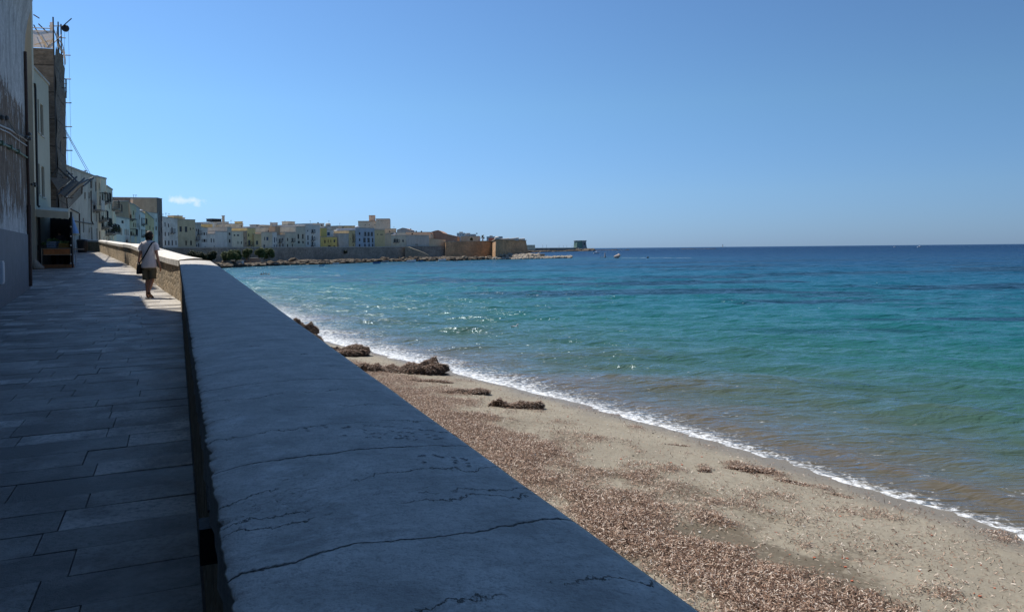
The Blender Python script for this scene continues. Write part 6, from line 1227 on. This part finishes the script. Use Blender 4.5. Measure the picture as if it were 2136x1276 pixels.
b.loft([(q.x, q.y, .75, L/2, .75), (q.x, q.y, 1.05, L/2*.92, .66), (q.x, q.y, 1.35, L/2*.6, .4), (q.x, q.y, 1.45, L/2*.2, .1)], 16); b.box((q.x, q.y, 1.45), (L*.7, .06, .08)); o = b.build('upturned_boat', WH, None, True); tag(o, 'white upturned boat lying on the far beach', 'boat')

# ------------------------------------------------------------------ people
t = NT('skin'); n1 = t.noise(t.pos, 30, 3); M['skin'] = t.fin(t.ramp(n1, [(.3, (.36, .18, .12)), (.7, (.46, .25, .17))]), .5, None, .4)
M['tee'] = plain('grey_cotton', (.70, .64, .63), .9, 40, .08, .2); M['shorts'] = plain('olive_cotton', (.13, .115, .075), .9, 40, .2, .2)
M['hair'] = plain('dark_hair', (.022, .014, .012), .6, 60, .4, .4); M['leather'] = plain('black_leather', (.015, .015, .017), .5, 20, .2); M['darkcloth'] = plain('dark_cloth', (.05, .055, .07), .9, 20, .2)
def skinned(name, verts, edges, mat_, parent, sub=2):
    me = bpy.data.meshes.new(name); me.from_pydata([v[:3] for v in verts], edges, []); o = bpy.data.objects.new(name, me); C.objects.link(o); o.parent = parent
    me.materials.append(mat_); m_ = o.modifiers.new('skin', 'SKIN'); m_.use_smooth_shade = True
    sv = me.skin_vertices[0].data if me.skin_vertices else None
    if sv is None:
        bm = bmesh.new(); bm.from_mesh(me); bm.verts.layers.skin.verify(); bm.to_mesh(me); bm.free(); sv = me.skin_vertices[0].data
    for i, v in enumerate(verts): sv[i].radius = (v[3], v[4] if len(v) > 4 else v[3]); sv[i].use_root = (i == 0)
    s_ = o.modifiers.new('sub', 'SUBSURF'); s_.levels = s_.render_levels = sub
    return o
def chain(verts, edges, start, pts):
    prev = start
    for p in pts: verts.append(p); edges.append((prev, len(verts)-1)); prev = len(verts)-1
    return prev
def hand(V, E, w, d, side, curl=.5):      # w wrist index, d unit direction of the hand
    wx, wy, wz = V[w][:3]; d = Vector(d).normalized(); up = Vector((0, 1, 0)); s_ = Vector((side, 0, 0)); wv = Vector((wx, wy, wz))
    p = wv+d*.055; chain(V, E, w, [(*p, .022, .034)]); pi = len(V)-1; lens = (.068, .078, .073, .058)
    for k in range(4):
        off = up*(.026-.0175*k); a = p+d*.035+off; b1 = a+d*lens[k]*.45-s_*lens[k]*.12*curl; b2 = b1+d*lens[k]*.33-s_*lens[k]*.3*curl; chain(V, E, pi, [(*a, .0095), (*b1, .0085), (*b2, .007)])
    a = wv+d*.03+up*.03; b1 = a+d*.03+up*.022-s_*.01; b2 = b1+d*.028+up*.004-s_*.012; chain(V, E, pi, [(*a, .012), (*b1, .010), (*b2, .008)])
PX, PD = 312.5, 19.5; PG = pt(PX, 622, PD); wk = empty('person', (PG.x, PG.y, zg(PD)), 'walking person seen from behind in grey t-shirt, olive shorts and a black shoulder bag', 'person')
V = [(0.0, 0, .93, .10, .075)]; E = []
ch_ = chain(V, E, 0, [(.0, -.01, 1.10, .095, .07), (.0, -.01, 1.28, .11, .07)]); nb = chain(V, E, ch_, [(.0, -.0, 1.40, .085, .06), (.0, .01, 1.46, .05, .05), (.0, .025, 1.50, .048, .048), (.0, .035, 1.565, .068, .082), (.0, .035, 1.64, .062, .075)])
wl = chain(V, E, ch_, [(-.145, 0, 1.375, .052), (-.215, -.02, 1.12, .037), (-.285, .03, .90, .025), (-.31, .045, .835, .022, .026)])
hand(V, E, wl, (-.12, .1, -1), -1, .6)
wr = chain(V, E, ch_, [(.155, 0, 1.365, .052), (.215, -.03, 1.10, .037), (.24, .03, .88, .025), (.25, .05, .815, .022, .026)])
hand(V, E, wr, (.1, .15, -1), 1, .8)
chain(V, E, 0, [(-.08, 0, .84, .06), (-.08, .02, .66, .065), (-.06, .03, .48, .052), (-.055, .0, .34, .052, .056), (-.05, -.03, .12, .032), (-.055, -.03, .055, .035), (-.06, .06, .03, .036, .026), (-.065, .14, .022, .034, .018)])
chain(V, E, 0, [(.075, 0, .84, .06), (.08, .02, .66, .065), (.065, .02, .48, .052), (.065, -.06, .36, .05, .056), (.07, -.17, .20, .032), (.075, -.20, .15, .036), (.078, -.13, .07, .036, .028), (.08, -.06, .025, .036, .018)])
skinned('body', V, E, M['skin'], wk)
b = MB(); o_ = Vector(wk.location)
def lo(mb, rings, n=20, e=.9, m=0): mb.loft([(x+o_.x, y+o_.y, z+o_.z, rx, ry_) for x, y, z, rx, ry_ in rings], n, m, e)
lo(b, [(-.015, .0, .755, .190, .135), (-.015, .0, .77, .195, .14), (-.012, 0, .9, .178, .13), (-.005, -.005, 1.02, .155, .11), (0, -.01, 1.16, .16, .108), (0, -.012, 1.28, .178, .108), (0, -.01, 1.36, .188, .098), (0, 0, 1.41, .165, .085), (0, .005, 1.445, .095, .068), (0, .01, 1.465, .062, .056)], 28)
# folds: displace loft
rsx = random.Random(3)
b.v = [(x+.006*math.sin(z*38+x*30), y+.008*math.sin(z*26+x*22)+.005*math.sin(x*70), z) for x, y, z in b.v]
b.tube([o_+Vector(p) for p in ((-.12, 0, 1.375), (-.185, -.005, 1.31), (-.215, -.015, 1.235), (-.222, -.016, 1.215))], [.075, .074, .07, .071], 14); b.tube([o_+Vector(p) for p in ((.13, 0, 1.37), (.19, -.005, 1.30), (.212, -.02, 1.225), (.216, -.022, 1.205))], [.075, .073, .068, .069], 14)
o = b.build('t_shirt', M['tee'], wk, True); s_ = o.modifiers.new('sub', 'SUBSURF'); s_.levels = s_.render_levels = 1
b = MB(); lo(b, [(-.005, 0, .70, .15, .10), (-.008, 0, .76, .172, .12), (-.01, 0, .86, .158, .11), (-.01, 0, .94, .14, .095)], 20); b.tube([o_+Vector(p) for p in ((-.085, 0, .80), (-.096, .01, .70), (-.09, .015, .52), (-.088, .015, .455))], [.085, .095, .088, .092], 14); b.tube([o_+Vector(p) for p in ((.07, 0, .80), (.085, .01, .70), (.082, .0, .54), (.082, -.005, .485))], [.085, .095, .086, .09], 14)
o = b.build('shorts', M['shorts'], wk, True)
nu, nv = 26, 18; U, Vv = np.meshgrid(np.linspace(0, 2*np.pi, nu), np.linspace(0, np.pi, nv), indexing='ij'); hx = .088*np.sin(Vv)*np.cos(U); hy = .100*np.sin(Vv)*np.sin(U); hz = .106*np.cos(Vv)
k_ = 1+.10*(fbm(U*3, Vv*5, 3, 55)-.45)*2; kf = np.where((hy > .03) & (hz < .03), .80, 1.)
Vh = np.stack([hx*k_*kf, hy*k_*kf+.025, hz*k_*kf+1.61-.01], 2).reshape(-1, 3); npmesh('hair', Vh, gridfaces(nu, nv), M['hair'], smooth=True, parent=wk)
b = MB()
for k in range(110):
    a = random.uniform(math.pi, 2*math.pi) if random.random() < .75 else random.uniform(0, math.pi); h_ = random.uniform(-.115, .03); r_ = .080*math.sqrt(max(.2, 1-(h_/.14)**2)); p = Vector((r_*math.cos(a), r_*1.08*math.sin(a)+.025, 1.60+h_)); q_ = p+Vector((  .012*math.cos(a+.4), .012*math.sin(a+.4), -.04)); b.tube([o_+p, o_+(p+q_)/2+Vector((0, 0, .004)), o_+q_], [.014, .011, .003], 5)
b.build('hair_ends', M['hair'], wk, True)
b = MB()
for s_ in (-1, 1): lo(b, [(s_*.082, .035, 1.545, .006, .012), (s_*.09, .035, 1.57, .011, .02), (s_*.09, .035, 1.60, .011, .022), (s_*.085, .035, 1.615, .005, .01)], 8)
lo(b, [(0, .115, 1.545, .012, .012), (0, .128, 1.555, .017, .017), (0, .118, 1.585, .009, .01), (0, .112, 1.60, .006, .006)], 8); lo(b, [(0, .108, 1.512, .018, .008), (0, .11, 1.52, .024, .01), (0, .108, 1.528, .018, .008)], 8); b.build('face', M['skin'], wk, True)
for s_ in (-1, 1): b = MB(); lo(b, [(s_*.03, .108, 1.588, .004, .003), (s_*.03, .11, 1.593, .011, .007), (s_*.03, .108, 1.598, .004, .003)], 8); b.build('eye', M['white'], wk, True)
b = MB(); bagm = M['leather']; c_ = o_+Vector((-.235, -.02, .735)); vs = []
b.loft([(c_.x, c_.y, c_.z-.13, .03, .11), (c_.x, c_.y, c_.z-.115, .042, .125), (c_.x+.01, c_.y, c_.z, .045, .13), (c_.x+.02, c_.y, c_.z+.11, .032, .12), (c_.x+.02, c_.y, c_.z+.13, .02, .11)], 20, e=.5); bg_ = b.build('shoulder_bag', bagm, wk, True)
b = MB(); pts = [(.145, .02, 1.43), (.13, -.09, 1.40), (.09, -.142, 1.31), (.02, -.147, 1.18), (-.07, -.15, 1.03), (-.15, -.13, .94), (-.225, -.06, .87)]
pp = [o_+Vector(p) for p in pts]
for a_, c2 in zip(pp, pp[1:]): d_ = (c2-a_).normalized(); n_ = Vector((0, -1, 0)); u_ = d_.cross(n_).normalized()*.016; b.slab([a_-u_, a_+u_, c2+u_, c2-u_], .006)
pts = [(.145, .02, 1.43), (.12, .10, 1.38), (.02, .15, 1.2), (-.1, .15, 1.0), (-.22, .06, .87)]; pp = [o_+Vector(p) for p in pts]
for a_, c2 in zip(pp, pp[1:]): d_ = (c2-a_).normalized(); u_ = d_.cross(Vector((0, 1, 0))).normalized()*.016; b.slab([a_-u_, a_+u_, c2+u_, c2-u_], .006)
b.build('strap', bagm, bg_)
b = MB(); b.tube([o_+Vector((-.283, .029, .905)), o_+Vector((-.288, .031, .89))], .032, 12); b.build('bracelet', M['white'], wk, True)
b = MB(); lo(b, [(-.06, .045, .001, .045, .125), (-.06, .045, .016, .045, .125)], 16, 1.); b.tube([o_+Vector((-.098, .05, .015)), o_+Vector((-.06, .06, .062)), o_+Vector((-.022, .05, .015))], .008, 5); b.build('sandal', M['leather'], wk)
b = MB(); u_ = Vector((.04, 0, 0)); q1, q2 = o_+Vector((.08, -.03, .004)), o_+Vector((.075, -.235, .13)); b.slab([q1-u_, q1+u_, q2+u_*.8, q2-u_*.8], .018); b.tube([o_+Vector((.045, -.08, .045)), o_+Vector((.08, -.05, .075)), o_+Vector((.115, -.08, .045))], .008, 5); b.build('sandal', M['leather'], wk)
# stall keeper
VD = 35.6; vp = pt(124.5, 500, VD); vk = empty('person', (vp.x, vp.y, zg(VD)), 'stall keeper in dark clothes standing behind the stall table', 'person')
V = [(0, 0, .93, .14, .11)]; E = []; c_ = chain(V, E, 0, [(0, 0, 1.12, .14, .1), (0, 0, 1.30, .16, .11)]); chain(V, E, c_, [(0, 0, 1.42, .07), (0, -.01, 1.48, .05), (0, -.015, 1.56, .075, .085), (0, -.015, 1.63, .06, .07)])
for s_ in (-1, 1):
    wi = chain(V, E, c_, [(s_*.17, 0, 1.38, .055), (s_*.30, .03, 1.14, .042), (s_*.19, -.08, .98, .03)]); hand(V, E, wi, (-s_*.8, -.3, -.4), s_, .8); chain(V, E, 0, [(s_*.09, 0, .86, .09), (s_*.1, 0, .48, .06), (s_*.1, 0, .09, .04), (s_*.1, -.1, .03, .04, .03)])
skinned('body', V, E, M['skin'], vk, 1); b = MB(); o_ = Vector(vk.location)
lo(b, [(0, 0, .9, .17, .13), (0, 0, 1.1, .17, .13), (0, 0, 1.3, .2, .14), (0, 0, 1.4, .18, .1), (0, 0, 1.46, .07, .07)]); [b.tube([o_+Vector((s_*.15, 0, 1.38)), o_+Vector((s_*.3, .03, 1.14)), o_+Vector((s_*.22, -.05, 1.02))], [.075, .06, .05], 10) for s_ in (-1, 1)]; b.build('shirt', M['darkcloth'], vk, True)
b = MB(); [b.tube([o_+Vector((s_*.08, 0, .95)), o_+Vector((s_*.1, 0, .5)), o_+Vector((s_*.1, 0, .08))], [.12, .085, .07], 10) for s_ in (-1, 1)]; b.build('trousers', M['darkcloth'], vk, True)
b = MB(); lo(b, [(0, .0, 1.55, .085, .09), (0, .0, 1.62, .088, .095), (0, .0, 1.68, .06, .07), (0, 0, 1.70, .02, .02)], 14); b.build('hair', M['hair'], vk, True)
# swimmers
for i, (px, py) in enumerate(((545, 573), (550, 572.4), (555, 572.3), (561, 572.6))):
    q = gp(px, py); lb = ('leftmost of the four swimmers in the bay', 'second swimmer from the left, close to the third', 'third of the four swimmers from the left', 'rightmost of the four swimmers, a little apart')[i]
    r_ = empty('person', (q.x, q.y, 0), lb, 'person', 'swimmers off the far beach'); V = [(0, 0, -.12, .13, .08)]; E = []; c_ = chain(V, E, 0, [(0, 0, .02, .10, .07)]); chain(V, E, c_, [(0, 0, .10, .05), (0, 0, .20, .08), (0, 0, .27, .07)]); [chain(V, E, c_, [(s_*.16, 0, .03, .05), (s_*.3, .05, -.05, .04)]) for s_ in (-1, 1)]
    skinned('body', V, E, M['skin'], r_, 1); b = MB(); b.loft([(q.x, q.y+.01, .17, .09, .1), (q.x, q.y+.01, .26, .095, .1), (q.x, q.y, .32, .05, .06)], 10); b.build('hair', M['hair'], r_, True)
# seabird
q = gp(1074, 684); r_ = empty('seabird', (q.x, q.y, 0), 'grey and white seabird floating off the beach', 'bird'); b = MB()
b.loft([(q.x-.17, q.y, .06, .01, .01), (q.x-.12, q.y, .05, .03, .04), (q.x, q.y, .05, .05, .07)], 4) if False else b.tube([(q.x-.2, q.y, .1), (q.x-.1, q.y, .07), (q.x, q.y, .05), (q.x+.08, q.y, .06), (q.x+.12, q.y, .12), (q.x+.12, q.y, .17), (q.x+.16, q.y, .18), (q.x+.2, q.y, .17)], [.01, .05, .07, .06, .035, .035, .03, .005], 10)
b.build('body', plain('gull_feathers', (.45, .45, .46), .8, 30, .2), r_, True)
b = MB(); b.slab([(q.x-.2, q.y-.05, .11), (q.x+.05, q.y-.075, .1), (q.x+.05, q.y+.075, .1), (q.x-.2, q.y+.05, .11)], .02); b.build('wings', plain('gull_wings', (.12, .12, .13), .8, 30, .2), r_)
